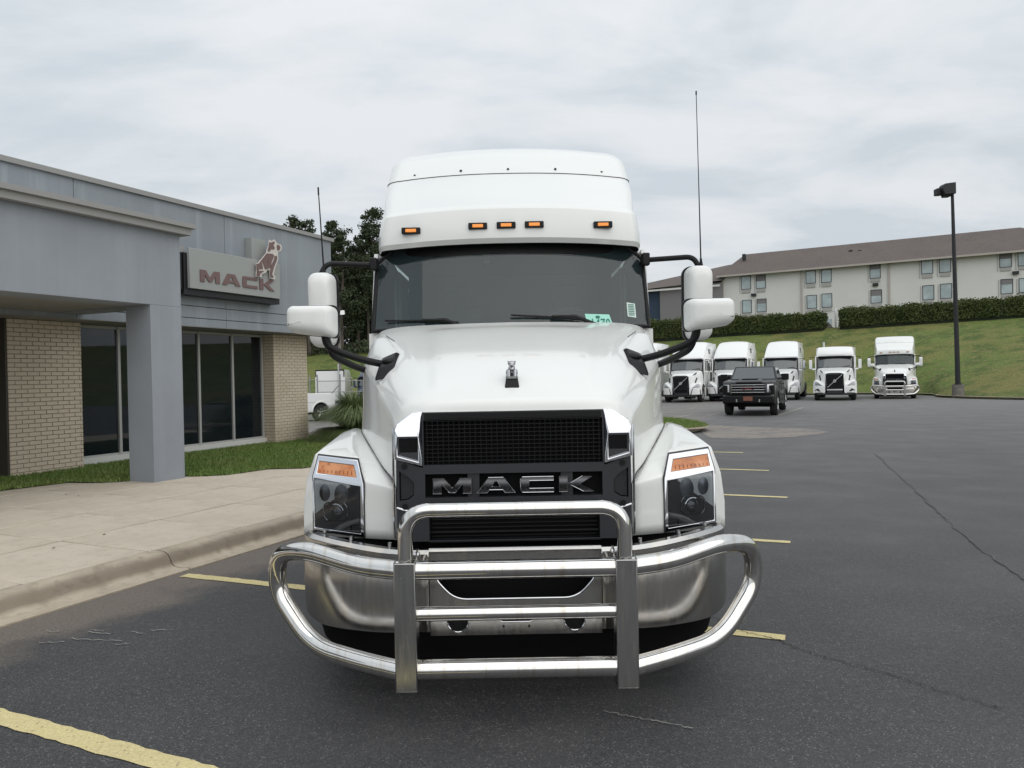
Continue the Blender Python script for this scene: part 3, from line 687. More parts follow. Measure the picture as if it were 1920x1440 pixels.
    g = MB(); g.tube([F(1.035+.047*cos(a*pi/12), .975+.047*sin(a*pi/12), .006) for a in range(1,12)], .006, 6); T(g, 'projector_rim', M['chrome'], hb)
    g = MB(); g.poly([(1.166,.887),(1.166,1.166),(.887,1.125),(.887,.862)], [], F, .024, .021, back=True); TF(g, 'lens', M['lens'], hb)
# dark inner structure behind the gaps
g = MB(); g.box(-1.2,1.2,4.50,4.52,.45,1.0); g.box(-.64,.64,4.30,4.5,.35,1.5); g.box(-.6,.6,4.22,4.3,.45,.86); T(g, 'inner_panel', M['blackm'], sm=0)
# --- grille
gr = thing('grille', '', '', (0,0,0)); del gr['label']; del gr['category']; gr.parent = tr; bpy.data.objects.remove(gr)
def FG(a, z, d): return (a, 4.13-d, z)
g = MB(); g.poly([(-.645,.845),(.645,.845),(.645,1.30),(.50,1.25),(.50,1.555),(-.50,1.555),(-.50,1.25),(-.645,1.30)], [[(-.492,1.265),(-.492,1.512),(.492,1.512),(.492,1.265)],[(-.488,1.085),(-.488,1.215),(.488,1.215),(.488,1.085)],[(-.47,.80+.05),(-.47,1.02),(.47,1.02),(.47,.85)][:4],
     [(-.63,1.07),(-.63,1.235),(-.575,1.20),(-.55,1.17),(-.55,1.10),(-.585,1.075)],[(.63,1.235),(.63,1.07),(.585,1.075),(.55,1.10),(.55,1.17),(.575,1.20)]], FG, .03, -.02)
grille = TF(g, 'grille', M['grey'])
g = MB(); g.box(-.64,.64,4.155,4.17,.84,1.5); T(g, 'backing', M['blackm'], grille, sm=0)
g = MB(); g.box(-.485,.485,4.095,4.15,1.515,1.553); T(g, 'grille_header', M['black'], grille, bev=.004)
for k in range(33):
    x = -.475+k*.95/32
    if k == 0: m = MB(); m.box(-.002,.002,4.118,4.126,1.262,1.515); gb = T(m, 'grille_bar', M['black'], grille, sm=0); b0 = gb
    else: b0 = gb.copy(); COL.objects.link(b0); b0.parent = grille
    b0.location = (x, 0, 0)
for k in range(11):
    z = 1.285+k*.022
    if k == 0: m = MB(); m.box(-.485,.485,4.112,4.122,-.0022,.0022); gb = T(m, 'grille_bar', M['black'], grille, sm=0); b0 = gb
    else: b0 = gb.copy(); COL.objects.link(b0); b0.parent = grille
    b0.location = (0, 0, z)
# lower louvres and a few behind the letters
for k in range(7):
    z = .862+k*.023; m = MB(); m.box(-.46,.46,4.14,4.15,z,z+.006); T(m, 'louvre', M['black'], grille, sm=0)
for k in range(0):
    z = 1.10+k*.024; m = MB(); m.box(-.48,.48,4.142,4.15,z,z+.005); T(m, 'louvre', M['black'], grille, sm=0)
m = MB(); m.box(-.475,.475,4.118,4.132,.885,.895); m.box(-.475,.475,4.105,4.13,.835,.85); T(m, 'lower_rail', M['black'], grille, bev=.002)
for x in (-.255,.26):
    m = MB(); m.box(x,x+.065,4.112,4.135,1.085,1.215); T(m, 'letter_mount', M['grey'], grille, sm=0)
for sgn in (1,-1):
    for z in (1.262,1.04):
        m = MB(); m.cyl((sgn*.60,4.103,z),(sgn*.60,4.088,z),.014,14); T(m, 'bolt', M['black'], grille)
        m = MB(); m.tube([(sgn*.60+.016*cos(a*pi/8),4.097,z+.016*sin(a*pi/8)) for a in range(16)], .0025, 5, closed=True); T(m, 'bolt_ring', M['steel'], grille)
    # vent glass inset, chrome corner block
    FS = lambda a, z, d, sgn=sgn: (sgn*a, 4.13-d, z)
    m = MB(); m.poly([(.625,1.075),(.625,1.23),(.578,1.198),(.555,1.168),(.555,1.102),(.588,1.08)], [], FS, .008, -.01); TF(m, 'side_vent', material('vent_gloss', (.03,.033,.036), .08, .3, 1) if 'vent_gloss' not in bpy.data.materials else bpy.data.materials['vent_gloss'], grille)
    m = MB()
    o8 = [(.500,1.262),(.500,1.558),(.560,1.553),(.640,1.495),(.652,1.46),(.652,1.30)]
    FQ = lambda a, z, d, sgn=sgn: (sgn*a, 4.13-d+.42*max(0,z-1.428), z)
    m.poly(o8, [[(.522,1.285),(.522,1.425),(.635,1.425),(.635,1.318)]], FQ, .042, -.03); cb = TF(m, 'corner_trim', M['cbright'], grille, bev=.004)
    m = MB(); m.poly([(.520,1.28),(.520,1.428),(.637,1.428),(.637,1.312)], [], FS, .012, -.0); TF(m, 'corner_vent', M['dchrome'], grille)
    m = MB(); m.hexa([FS(.53,1.335,.014),FS(.628,1.335,.014),FS(.628,1.335,.012),FS(.53,1.335,.012),FS(.53,1.415,.03),FS(.628,1.415,.03),FS(.628,1.415,.012),FS(.53,1.415,.012)]); TF(m, 'corner_louvre', M['black'], grille)
    m = MB(); m.tube([FS(.664,z,d) for z, d in ((1.47,.0),(1.3,.01),(1.1,.01),(.86,.005))], .006, 6); T(m, 'edge_trim', M['chrome'], grille)
    m = MB(); m.poly([(.492,.845),(.492,.985),(.64,1.03),(.652,1.03),(.652,.845)], [], FS, .022, -.02); TF(m, 'lower_trim', M['dchrome'], grille, bev=.006)
    m = MB(); m.tube([FS(.645,1.035,.034),FS(.56,1.008,.034),FS(.50,.985,.034)], .005, 6); T(m, 'trim_line', M['chrome'], grille)
Lw = sum(LETTERS[c][0] for c in 'MACK')+.36*3; x = 0; sc = .885/Lw
M['letc'] = material('letter_chrome', (.20,.20,.215), .12, 1.0); 
for c in 'MACK':
    w, o_, h_ = LETTERS[c]
    m = MB(); m.poly(o_, h_, lambda a, b, d, x=x: (-.443+(x+a)*sc, 4.088-d, 1.108+b*.085), .0, -.010); lt = TF(m, 'letter', M['letc'], grille)
    for lp in [o_]+h_:
        m = MB(); m.tube([(-.443+(x+a)*sc, 4.086, 1.108+b*.085) for a, b in lp], .0018, 4, closed=True); T(m, 'letter_edge', M['chrome'], lt)
    x += w+.36
M['letc0'] = material('ornament_chrome', (.42,.42,.44), .1, 1.0)
# --- hood ornament: a seated dog on a black plinth
m = MB(); m.hexa([(-.046,4.235,1.655),(.046,4.235,1.655),(.040,4.36,1.70),(-.040,4.36,1.70),(-.034,4.27,1.735),(.034,4.27,1.735),(.030,4.36,1.76),(-.030,4.36,1.76)]); pb = TF(m, 'ornament_base', M['black'], bev=.006)
m = MB()
def ell(mb, c, r, n=12):
    rows = []
    for i in range(n+1):
        a = -pi/2+pi*i/n; rows.append([(c[0]+r[0]*cos(a)*cos(2*pi*k/n), c[1]+r[1]*cos(a)*sin(2*pi*k/n), c[2]+r[2]*sin(a)) for k in range(n)])
    mb.grid(rows, closed=True)
ell(m, (0,4.315,1.785), (.022,.03,.028)); ell(m, (0,4.29,1.817), (.023,.022,.017)); ell(m, (0,4.268,1.810), (.014,.014,.010)); ell(m, (-.018,4.30,1.829), (.007,.006,.006)); ell(m, (.018,4.30,1.829), (.007,.006,.006))
for sgn in (1,-1): m.tube([(sgn*.017,4.295,1.785),(sgn*.018,4.282,1.755),(sgn*.018,4.278,1.738)], .008, 8); ell(m, (sgn*.024,4.335,1.765), (.012,.022,.022))
m.box(-.028,.028,4.262,4.35,1.732,1.745); T(m, 'dog_ornament', M['letc0'], pb)
# --- bumper
BP = [(.46,4.0),(.62,4.012),(.80,4.055),(.98,4.125),(1.12,4.215),(1.20,4.305),(1.24,4.42),(1.252,4.6),(1.252,4.95)]
bp = cr([(a, b, 0) for a, b in BP], 6)
def zt(a): return .815+.045*smooth((a-.6)/.6)
bumper = None
def bprof(a, b, z0):
    zt_ = zt(a); return [(a-.03, b+.055, zt_+.002),(a-.012, b+.022, zt_),(a, b, zt_-.018),(a+.002, b-.003, zt_-.045),(a+.001, b+.003, zt_-.065),(a+.0, b+.004, zt_-.075),(a+.005, b-.007, zt_-.10),(a+.006, b-.008, .60),(a+.006,b-.009,z0+.08),(a+.003, b-.004, z0+.02),(a-.015, b+.03, z0)]
panel = MB()
outer = [(-.462,.36),(-.462,.805),(.462,.805),(.462,.36)]
op = fillet([(-.425,.72,0),(-.425,.66,0),(-.33,.555,0),(.33,.555,0),(.425,.66,0),(.425,.72,0)], [.03,.08,.08,.03], 5)
circ = lambda cx, cz, r, n=20: [(cx+r*cos(-2*pi*k/n), cz+r*sin(-2*pi*k/n)) for k in range(n)]
slot = [(-.09,.442),(-.09,.47),(.09,.47),(.09,.442),(.075,.43),(-.075,.43)]
panel.poly(outer, [[(a, b) for a, b, _ in op][::-1], circ(-.313,.435,.056), circ(.313,.435,.056), slot], lambda a, b, d: (a, 4.0+.0-d, b), .006, -.02)
bumper = TF(panel, 'bumper', M['bump'])
m = MB(); m.tube([(a, 3.992, b) for a, b, _ in op], .0065, 8); T(m, 'opening_rim', M['chrome'], bumper)
for cx in (-.313,.313):
    m = MB(); m.tube([(cx+.057*cos(a*pi/12), 3.993, .435+.057*sin(a*pi/12)) for a in range(24)], .004, 6, closed=True); T(m, 'fog_rim', M['chrome'], bumper)
    m = MB(); m.cyl((cx,4.012,.435),(cx,4.03,.435),.055,20); m.cyl((cx,4.004,.435),(cx,4.012,.435),.03,16); T(m, 'fog_cover', M['black'], bumper)
    m = MB(); m.cyl((cx*.22,3.99,.405),(cx*.22,3.996,.405),.006,10); T(m, 'bolt_hole', M['blackm'], bumper)
m = MB(); m.tube([(-.085,3.99,.436),(-.075,3.99,.43),(.075,3.99,.43),(.085,3.99,.436)], .003, 6); T(m, 'slot_rim', M['chrome'], bumper)
m = MB(); m.tube([(-.462,4.0,.815),(.462,4.0,.815)], .016, 10); m.box(-.462,.462,4.005,4.06,.80,.822); T(m, 'top_lip', M['bump'], bumper)
for sgn in (1,-1):
    m = MB(); rows = []
    for p in bp:
        z0 = .36-.01*smooth((p[0]-.5)/.3)+.06*max(0,(p[0]-1.05)/.2)**2; rows.append([(sgn*q[0], q[1], q[2]) for q in bprof(p[0], p[1], z0)])
    m.grid(rows); w = fixn(T(m, 'bumper_wing', M['bump'], bumper)); s = w.modifiers.new('wall','SOLIDIFY'); s.thickness = .008; s.offset = -1
    m = MB()
    for a, b in ((.72,4.05),(.95,4.13),(1.13,4.26)): m.cyl((sgn*(a-.03), b+.055, zt(a)),(sgn*(a-.03), b+.055, zt(a)+.022), .011, 10)
    T(m, 'lip_bolt', M['alu'], bumper)
m = MB(); m.box(-.44,.44,4.06,4.07,.40,.75); m.box(-.95,.95,4.30,4.32,.30,.9); T(m, 'bumper_core', M['blackm'], bumper, sm=0)
# air dam
m = MB(); ad = cr([(-1.17,4.62,0),(-1.165,4.46,0),(-1.10,4.33,0),(-.9,4.22,0),(-.6,4.13,0),(0,4.11,0),(.6,4.13,0),(.9,4.22,0),(1.10,4.33,0),(1.165,4.46,0),(1.17,4.62,0)], 5); rows = []
for p in ad:
    k = smooth((abs(p[0])-.95)/.22); rows.append([(p[0], p[1], .42),(p[0], p[1]-.005, .30),(p[0]*(1-.01*k), p[1]+.01, .19+.05*k),(p[0]*(1-.03*k), p[1]+.05, .17+.05*k)])
m.grid(rows); o = fixn(T(m, 'air_dam', M['blackm'])); s = o.modifiers.new('wall','SOLIDIFY'); s.thickness = .01
# --- bull bar
PX = .545
guard = None
def SQ(sgn):
    m = MB(); cx = sgn*PX; w, dp, t = .054, .055, .006
    m.poly([(-w,-dp),(w,-dp),(w,dp),(-w,dp)], [[(-w+t,-dp+t),(-w+t,dp-t),(w-t,dp-t),(w-t,-dp+t)]], lambda a, b, d: (cx+a, 3.70+b, d), .84, .205)
    return m
for sgn in (-1,1):
    o = TF(SQ(sgn), 'bull_bar_post' if guard else 'bull_bar', M['post'], guard if guard else None, bev=.007, seg=3)
    if guard is None: guard = o
    m = MB(); m.box(sgn*PX-.045,sgn*PX+.045,3.655,3.745,.815,.822); T(m, 'post_cap', M['post'], guard, sm=0)
    m = MB(); m.poly([(3.745,.55),(3.745,.865),(3.80,.875),(4.05,.72),(4.05,.45)], [], lambda a, b, d: (sgn*(PX-.048)+d, a, b), .004, -.004); TF(m, 'mount_plate', M['post'], guard)
    m = MB(); m.cyl((sgn*(PX-.03),3.76,.855),(sgn*(PX-.06),3.76,.855),.012,10); T(m, 'bolt', M['alu'], guard)
    m = MB(); m.tube([(sgn*PX+.04*cos(a*pi/10),3.70+.04*sin(a*pi/10),.826) for a in range(20)], .005, 6, closed=True); T(m, 'weld_bead', M['alu'], guard)
hp = fillet([(-PX,3.70,.82),(-PX,3.70,1.088),(PX,3.70,1.088),(PX,3.70,.82)], .21, 14)
m = MB(); m.tube(hp, .0375, 28); T(m, 'hoop', M['tubeh'], guard, sm=60)
for z, r in ((.79,.047),(.572,.036),(.295,.048)):
    m = MB(); m.tube(lerp([(-PX+.05,3.70,z),(PX-.05,3.70,z)], 6), r, 28); T(m, 'cross_tube', M['tubeh'], guard, sm=60)
lp = [(PX+.05,3.70,.79),(.80,3.80,.80),(1.06,3.93,.835),(1.235,4.06,.80),(1.315,4.14,.60),(1.245,4.10,.45),(1.03,3.95,.325),(.80,3.82,.30),(PX+.05,3.70,.288)]
for sgn in (-1,1):
    P = fillet([(PX+.02,3.70,.79),(.78,3.76,.80),(1.10,3.935,.85),(1.30,4.08,.80),(1.325,4.13,.58),(1.09,3.97,.325),(.80,3.80,.305),(PX+.02,3.70,.288)], [.12,.25,.13,.13,.16,.12], 10)
    m = MB(); m.tube([(sgn*p[0], p[1], p[2]) for p in P], .0485, 28); T(m, 'side_loop', M['tubeh'], guard, sm=60)
# --- windscreen, seal, pillars
def wsx(t): return 1.085*(1-.115*smooth((t-.84)/.16)**1.6)
def ws(u, t, off=0.0):          # u -1..1 across, t 0..1 up
    x = wsx(t)*u; k = abs(x)/1.085
    zb = 2.125-.01*k*k; zt_ = 2.842-.070*k**2.4
    yb = 5.68+.20*k**2.2; yt = 6.0+.17*k**2.2
    return (x, yb+(yt-yb)*t-off, zb+(zt_-zb)*t)
wsr = [[ws(-1+2*i/40, j/20) for i in range(41)] for j in range(21)]
m = MB(); m.grid(wsr); wsg = fixn(T(m, 'windshield', M['wglass']))
bd = [ws(-1, j/16) for j in range(16)]+[ws(-1+2*i/40, 1) for i in range(41)]+[ws(1, 1-j/16) for j in range(1,16)]+[ws(1-2*i/40,0) for i in range(40)]
m = MB(); m.tube(bd, .017, 8, closed=True); T(m, 'windshield_seal', M['black'], wsg)
m = MB(); m.grid([[ws(-.99+1.98*i/40, t, -.006) for i in range(41)] for t in (0,.03)]); T(m, 'frit_band', M['blackm'], wsg, sm=0)
m = MB(); m.box(-.20,-.08,0,.03,0,.09); 
o = MB(); o.box(-.235,-.135,6.02,6.06,2.635,2.83); sn1 = TF(o, 'sensor_module', M['black'], wsg, bev=.02)
o = MB(); o.box(-.21,-.16,6.0,6.02,2.655,2.675); T(o, 'sensor_lens', M['dash'], sn1)
# sun band inside the glass top
m = MB(); rows = []
for i in range(41):
    u = -.86+1.72*i/40; rows.append([ws(u, .995, .004), ws(u, 1-.17*(1-abs(u/.86)**5)**.6 if abs(u) < .86 else .995, .004)])
m.grid(rows); T(m, 'sun_band', M['black'], wsg, sm=0)
# wipers
for (x0, x1, xp) in ((-.98,-.40,-.34),(.0,.60,.68)):
    m = MB(); ax = lambda x: x/1.085
    a, b = ws(ax(x0), .118, .03), ws(ax(x1), .055, .03)
    m.tube([a, tuple((p+q)/2+(.006 if i == 2 else 0) for i, (p, q) in enumerate(zip(a, b))), b], .008, 6); wp = T(m, 'wiper_blade', M['black'], wsg)
    mid = tuple((p*.45+q*.55) for p, q in zip(a, b)); e_ = ws(ax(xp), -.01, .05)
    m = MB(); m.tube([(mid[0]-.02, mid[1]-.02, mid[2]+.012),(mid[0]+.16, mid[1]-.035, mid[2]+.006), e_], .0125, 6, rs=[.009,.016,.016]); T(m, 'wiper_arm', M['black'], wp)
# stickers on the glass
def wst(x, z, off=.004):
    k = abs(x)/1.085; t = (z-(2.125-.01*k*k))/((2.842-.07*k**2.4)-(2.125-.01*k*k)); p = ws(x/wsx(t), t, off); return (p[0], p[1], p[2])
def plate(c, name, mat, par, off): m = MB(); m.fan([wst(a, b, off) for a, b in c]); return T(m, name, mat, par, sm=0)
tg = plate([(.60,2.09),(.80,2.09),(.765,2.21),(.57,2.215)], 'stock_tag', M['tag'], wsg, .004)
m = MB(); m.fan([wst(.672+.018*cos(a*pi/8), 2.190+.011*sin(a*pi/8), .007) for a in range(16)]); T(m, 'tag_dot', M['tagd'], tg, sm=0)
text_poly('1470', .105, lambda a, b, d: wst(.690+a, 2.104+b, .007), 0, M['tagd'], 'tag_number', tg, TO, xs=.78)
st = plate([(.915,2.195),(.985,2.185),(.985,2.30),(.915,2.31)], 'sticker', M['sticker'], wsg, .004)
m = MB()
for k in range(7):
    z = 2.205+k*.014; m.fan([wst(.925,z,.007),wst(.975,z-.001,.007),wst(.975,z+.005,.007),wst(.925,z+.006,.007)])
T(m, 'sticker_print', M['tagd'], st, sm=0)
# --- cab shell, roof fairing
def plan(half, dc, ds, back=9.1, rc=.10, bow=0.0, n=10, top=0):
    # one ring from the rear left corner round the nose to the rear right corner
    P = []
    for i in range(n+1):
        x = half*(1-rc*0)*(1-i/n)
        P.append((x, dc+(ds-dc)*(x/half)**2.6))
    return P
def ringrow(z, half, dc, ds, back, zs=None, r=.12, half2=None):
    h2 = half2 or half; P = [(h2, back),(h2, (back+ds+r)/2+.4),(half+(h2-half)*.12, ds+r*1.6)]
    hb = half-.004
    P += [(half-r*(1-cos(a*pi/10)), ds+r*(1-sin(a*pi/10))) for a in range(0,6)][:6]
    x0 = P[-1][0]; y0 = P[-1][1]
    for i in range(1,13):
        x = x0*(1-i/12); P.append((x, dc+(y0-dc)*(x/x0)**2.2))
    zz = zs if zs is not None else z
    R_ = [(x, y, zz+(z-zz)*(1-(abs(x)/half)**2.5) if abs(x) < half else zz) for x, y in P]
    return R_+[(-x, y, z_) for x, y, z_ in R_[-2::-1]]
RW = [ringrow(2.795,1.045,5.90,5.99,9.1,2.765,half2=1.20,r=.09), ringrow(2.83,1.048,5.86,5.965,9.1,2.80,half2=1.205,r=.09), ringrow(2.93,1.042,5.855,5.965,9.1,2.90,half2=1.21,r=.09), ringrow(3.065,1.028,5.885,6.0,9.1,3.03,half2=1.21,r=.10),
      ringrow(3.095,1.022,5.915,6.03,9.1,3.06,half2=1.21,r=.10), ringrow(3.125,1.020,5.985,6.09,9.1,3.09,half2=1.21,r=.10), ringrow(3.35,1.078,6.36,6.46,9.1,3.325,half2=1.21,r=.12), ringrow(3.56,1.118,6.72,6.84,9.1,3.53,half2=1.21,r=.14)]
m = MB(); m.grid(RW); fair = fixn(T(m, 'roof_fairing', M['white'])); fair.data.set_sharp_from_angle(angle=radians(22))
m = MB(); r0 = RW[0]; m.grid([[(x, y+.01, z) for x, y, z in r0], [(x*.96, max(y, 6.45), z+.02) for x, y, z in r0]]); T(m, 'fairing_underside', M['black'], fair, sm=0)
m = MB(); m.box(-1.03,1.03,6.16,9.0,2.83,2.85); T(m, 'roof_liner', M['blackm'], fair, sm=0)
RC = [ringrow(3.566,1.121,6.735,6.855,9.1,3.536,half2=1.21,r=.15), ringrow(3.62,1.127,6.80,6.92,9.1,3.59,half2=1.21,r=.16), ringrow(3.80,1.128,7.0,7.12,9.1,3.78,half2=1.19,r=.18), ringrow(3.90,1.11,7.16,7.3,9.1,3.885,half2=1.14,r=.2), ringrow(3.96,1.07,7.3,7.45,9.1,3.95,half2=1.07,r=.22), ringrow(3.99,.98,7.5,7.65,9.1,3.982,half2=1.0,r=.25), ringrow(4.0,.80,7.9,8.0,9.1,3.995,half2=.82,r=.25)]
m = MB(); m.grid(RC); m.fan(RC[-1]); cap = fixn(T(m, 'roof_cap', M['white'])); cap.data.set_sharp_from_angle(angle=radians(50))
m = MB(); sm_ = [p for p in ringrow(3.563,1.121,6.727,6.847,9.1,3.533,half2=1.21,r=.145)]; m.tube(sm_, .0065, 6); T(m, 'roof_seam', M['seam'], fair)
for x in (-.86,-.43,0,.43,.86):
    k = RC[1][min(range(len(RC[1])), key=lambda i: abs(RC[1][i][0]-x) + (0 if RC[1][i][1] < 7.3 else 9))]
    m = MB(); m.cyl((x, k[1]-.010, k[2]),(x, k[1]+.01, k[2]+.006), .011, 10); T(m, 'roof_bolt', M['steel'], cap)
# marker lamps
for x, z in ((-.775,2.905),(-.245,2.922),(-.023,2.924),(.197,2.926),(.74,2.925)):
    y = 5.856+.11*(abs(x)/1.04)**2.2
    m = MB(); m.box(x-.074,x+.074,y-.022,y+.02,z-.024,z+.026); mk = T(m, 'marker_lamp', M['black'], bev=.006)
    m = MB(); m.box(x-.042,x+.042,y-.028,y-.020,z-.013,z+.013); T(m, 'lens', M['amberl'], mk, bev=.003)
# cab sides with doors, sleeper
for sgn in (1,-1):
    m = MB(); fx = 1.125
    m.hexa([(sgn*fx,6.02,1.2),(sgn*(fx-.05),6.02,1.2),(sgn*(fx-.05),7.35,1.2),(sgn*fx,7.35,1.2),(sgn*(fx+.0),6.02,2.12),(sgn*(fx-.05),6.02,2.12),(sgn*(fx-.05),7.35,2.12),(sgn*fx,7.35,2.12)])
    dr = TF(m, 'door', M['white2'], bev=.01)
    m = MB(); m.poly([(6.02,2.12),(6.22,2.78),(7.35,2.78),(7.35,2.12)], [[(6.14,2.2),(7.2,2.2),(7.2,2.7),(6.28,2.7)]], lambda a, b, d: (sgn*(fx-.03+d), a, b), .03, 0); TF(m, 'window_frame', M['white2'], dr)
    m = MB(); m.poly([(6.14,2.2),(6.28,2.7),(7.2,2.7),(7.2,2.2)], [], lambda a, b, d: (sgn*(fx-.02+d), a, b), .004, 0); TF(m, 'window', M['wglass'], dr)
    m = MB(); m.box(sgn*fx-.012,sgn*fx+.022,7.0,7.2,1.98,2.02); T(m, 'door_handle', M['black'], dr, bev=.006)
    m = MB(); m.box(min(sgn*1.08,sgn*1.2),max(sgn*1.08,sgn*1.2),7.36,9.08,1.0,2.8); T(m, 'sleeper_side', M['white2'], bev=.03)
    m = MB(); m.cyl((sgn*1.0,6.3,.72),(sgn*1.0,7.9,.72),.31,28); T(m, 'fuel_tank', M['alu'])
    m = MB()
    for z in (.45,.85): m.box(min(sgn*.95,sgn*1.25),max(sgn*.95,sgn*1.25),6.1,6.75,z,z+.05)
    T(m, 'step', M['alu'], bev=.008)
    m = MB(); m.hexa([(sgn*1.0,5.9,1.15),(sgn*1.13,5.9,1.15),(sgn*1.13,6.02,1.15),(sgn*1.0,6.02,1.15),(sgn*1.0,5.9,2.1),(sgn*1.12,5.9,2.1),(sgn*1.12,6.02,2.1),(sgn*1.0,6.02,2.1)]); TF(m, 'cowl_side', M['white2'])
m = MB(); m.box(-1.1,1.1,9.05,9.1,1.0,2.8); T(m, 'sleeper_back', M['white2'], sm=0)
m = MB(); m.box(-1.07,1.07,6.1,9.0,1.15,1.2); T(m, 'cab_floor', M['blackm'], sm=0)
m = MB(); m.box(-1.07,1.07,7.9,7.93,1.2,2.8); m.box(-1.07,1.07,6.25,9.0,2.80,2.83); T(m, 'cab_lining', M['inter'], sm=0)
m = MB(); m.hexa([(-1.07,5.86,1.6),(1.07,5.86,1.6),(1.07,6.5,1.6),(-1.07,6.5,1.6),(-1.05,5.88,2.10),(1.05,5.88,2.10),(1.05,6.45,2.16),(-1.05,6.45,2.16)]); TF(m, 'dashboard', M['dash'], bev=.02)
sw_ = MB(); cxw = .52; sw_.tube([(cxw+.23*cos(a*pi/16), 6.52+.12*sin(a*pi/16), 2.13+.20*sin(a*pi/16)) for a in range(32)], .014, 8, closed=True); T(sw_, 'steering_wheel', M['dash'])
for x in (-.52,.52):
    m = MB(); m.box(x-.25,x+.25,7.35,7.5,1.7,2.42); m.box(x-.12,x+.12,7.38,7.48,2.43,2.62); m.box(x-.25,x+.25,6.9,7.4,1.6,1.75); T(m, 'seat', M['inter'], bev=.04)
# chassis, wheels
for x in (-.42,.42):
    m = MB(); m.box(x-.04,x+.04,4.4,12.0,.75,1.0); T(m, 'frame_rail', M['steel'], sm=0)
def wheel(cx, cy, name, dual=False, r=.51, w=.28, sgn=1):
    m = MB(); prof_ = [(r*.58,-w/2+.02),(r*.62,-w/2),(r*.93,-w/2),(r*.985,-w/2+.03),(r,-w/2+.06),(r,w/2-.06),(r*.985,w/2-.03),(r*.93,w/2),(r*.62,w/2),(r*.58,w/2-.02)]
    m.grid([[(cx+p[1], cy+p[0]*cos(a*2*pi/36), r+.0+p[0]*sin(a*2*pi/36)) for a in range(36)] for p in prof_], closed=True); o = fixn(T(m, name, M['rubber']))
    m = MB(); q = [(r*.58,w/2-.02),(r*.52,w/2-.05),(r*.35,w/2-.10 if dual else w/2-.03),(r*.16,w/2-.02 if not dual else w/2-.08),(r*.001,w/2)]
    m.grid([[(cx+sgn*p[1], cy+p[0]*cos(a*2*pi/24), r+p[0]*sin(a*2*pi/24)) for a in range(24)] for p in q], closed=True); fixn(T(m, 'rim', M['alu'], o))
    g = MB()
    for a in range(10): g.cyl((cx+sgn*(w/2-.06), cy+.14*cos(a*pi/5), r+.14*sin(a*pi/5)), (cx+sgn*(w/2-.0), cy+.14*cos(a*pi/5), r+.14*sin(a*pi/5)), .016, 6)
    T(g, 'lug_nut', M['alu'], o); return o
for sgn in (1,-1):
    wheel(sgn*1.03, 5.22, 'front_wheel', sgn=sgn)
    for y in (9.9,11.2):
        wheel(sgn*1.06, y, 'rear_wheel', True, sgn=sgn); wheel(sgn*.74, y, 'rear_wheel', True, sgn=sgn)
m = MB(); m.box(-.9,.9,5.15,5.3,.42,.58); m.box(-.8,.8,9.8,10.0,.4,.6); m.box(-.8,.8,11.1,11.3,.4,.6); T(m, 'axle', M['steel'], sm=0)
m = MB(); m.box(-.5,.5,4.7,6.2,.6,1.5); T(m, 'engine_block', M['blackm'], sm=0)
m = MB(); m.poly([(9.8,1.0),(11.3,1.0),(11.4,1.1),(9.7,1.1)], [], lambda a, b, d: (d, a, b), .45, -.45); TF(m, 'fifth_wheel', M['steel'])
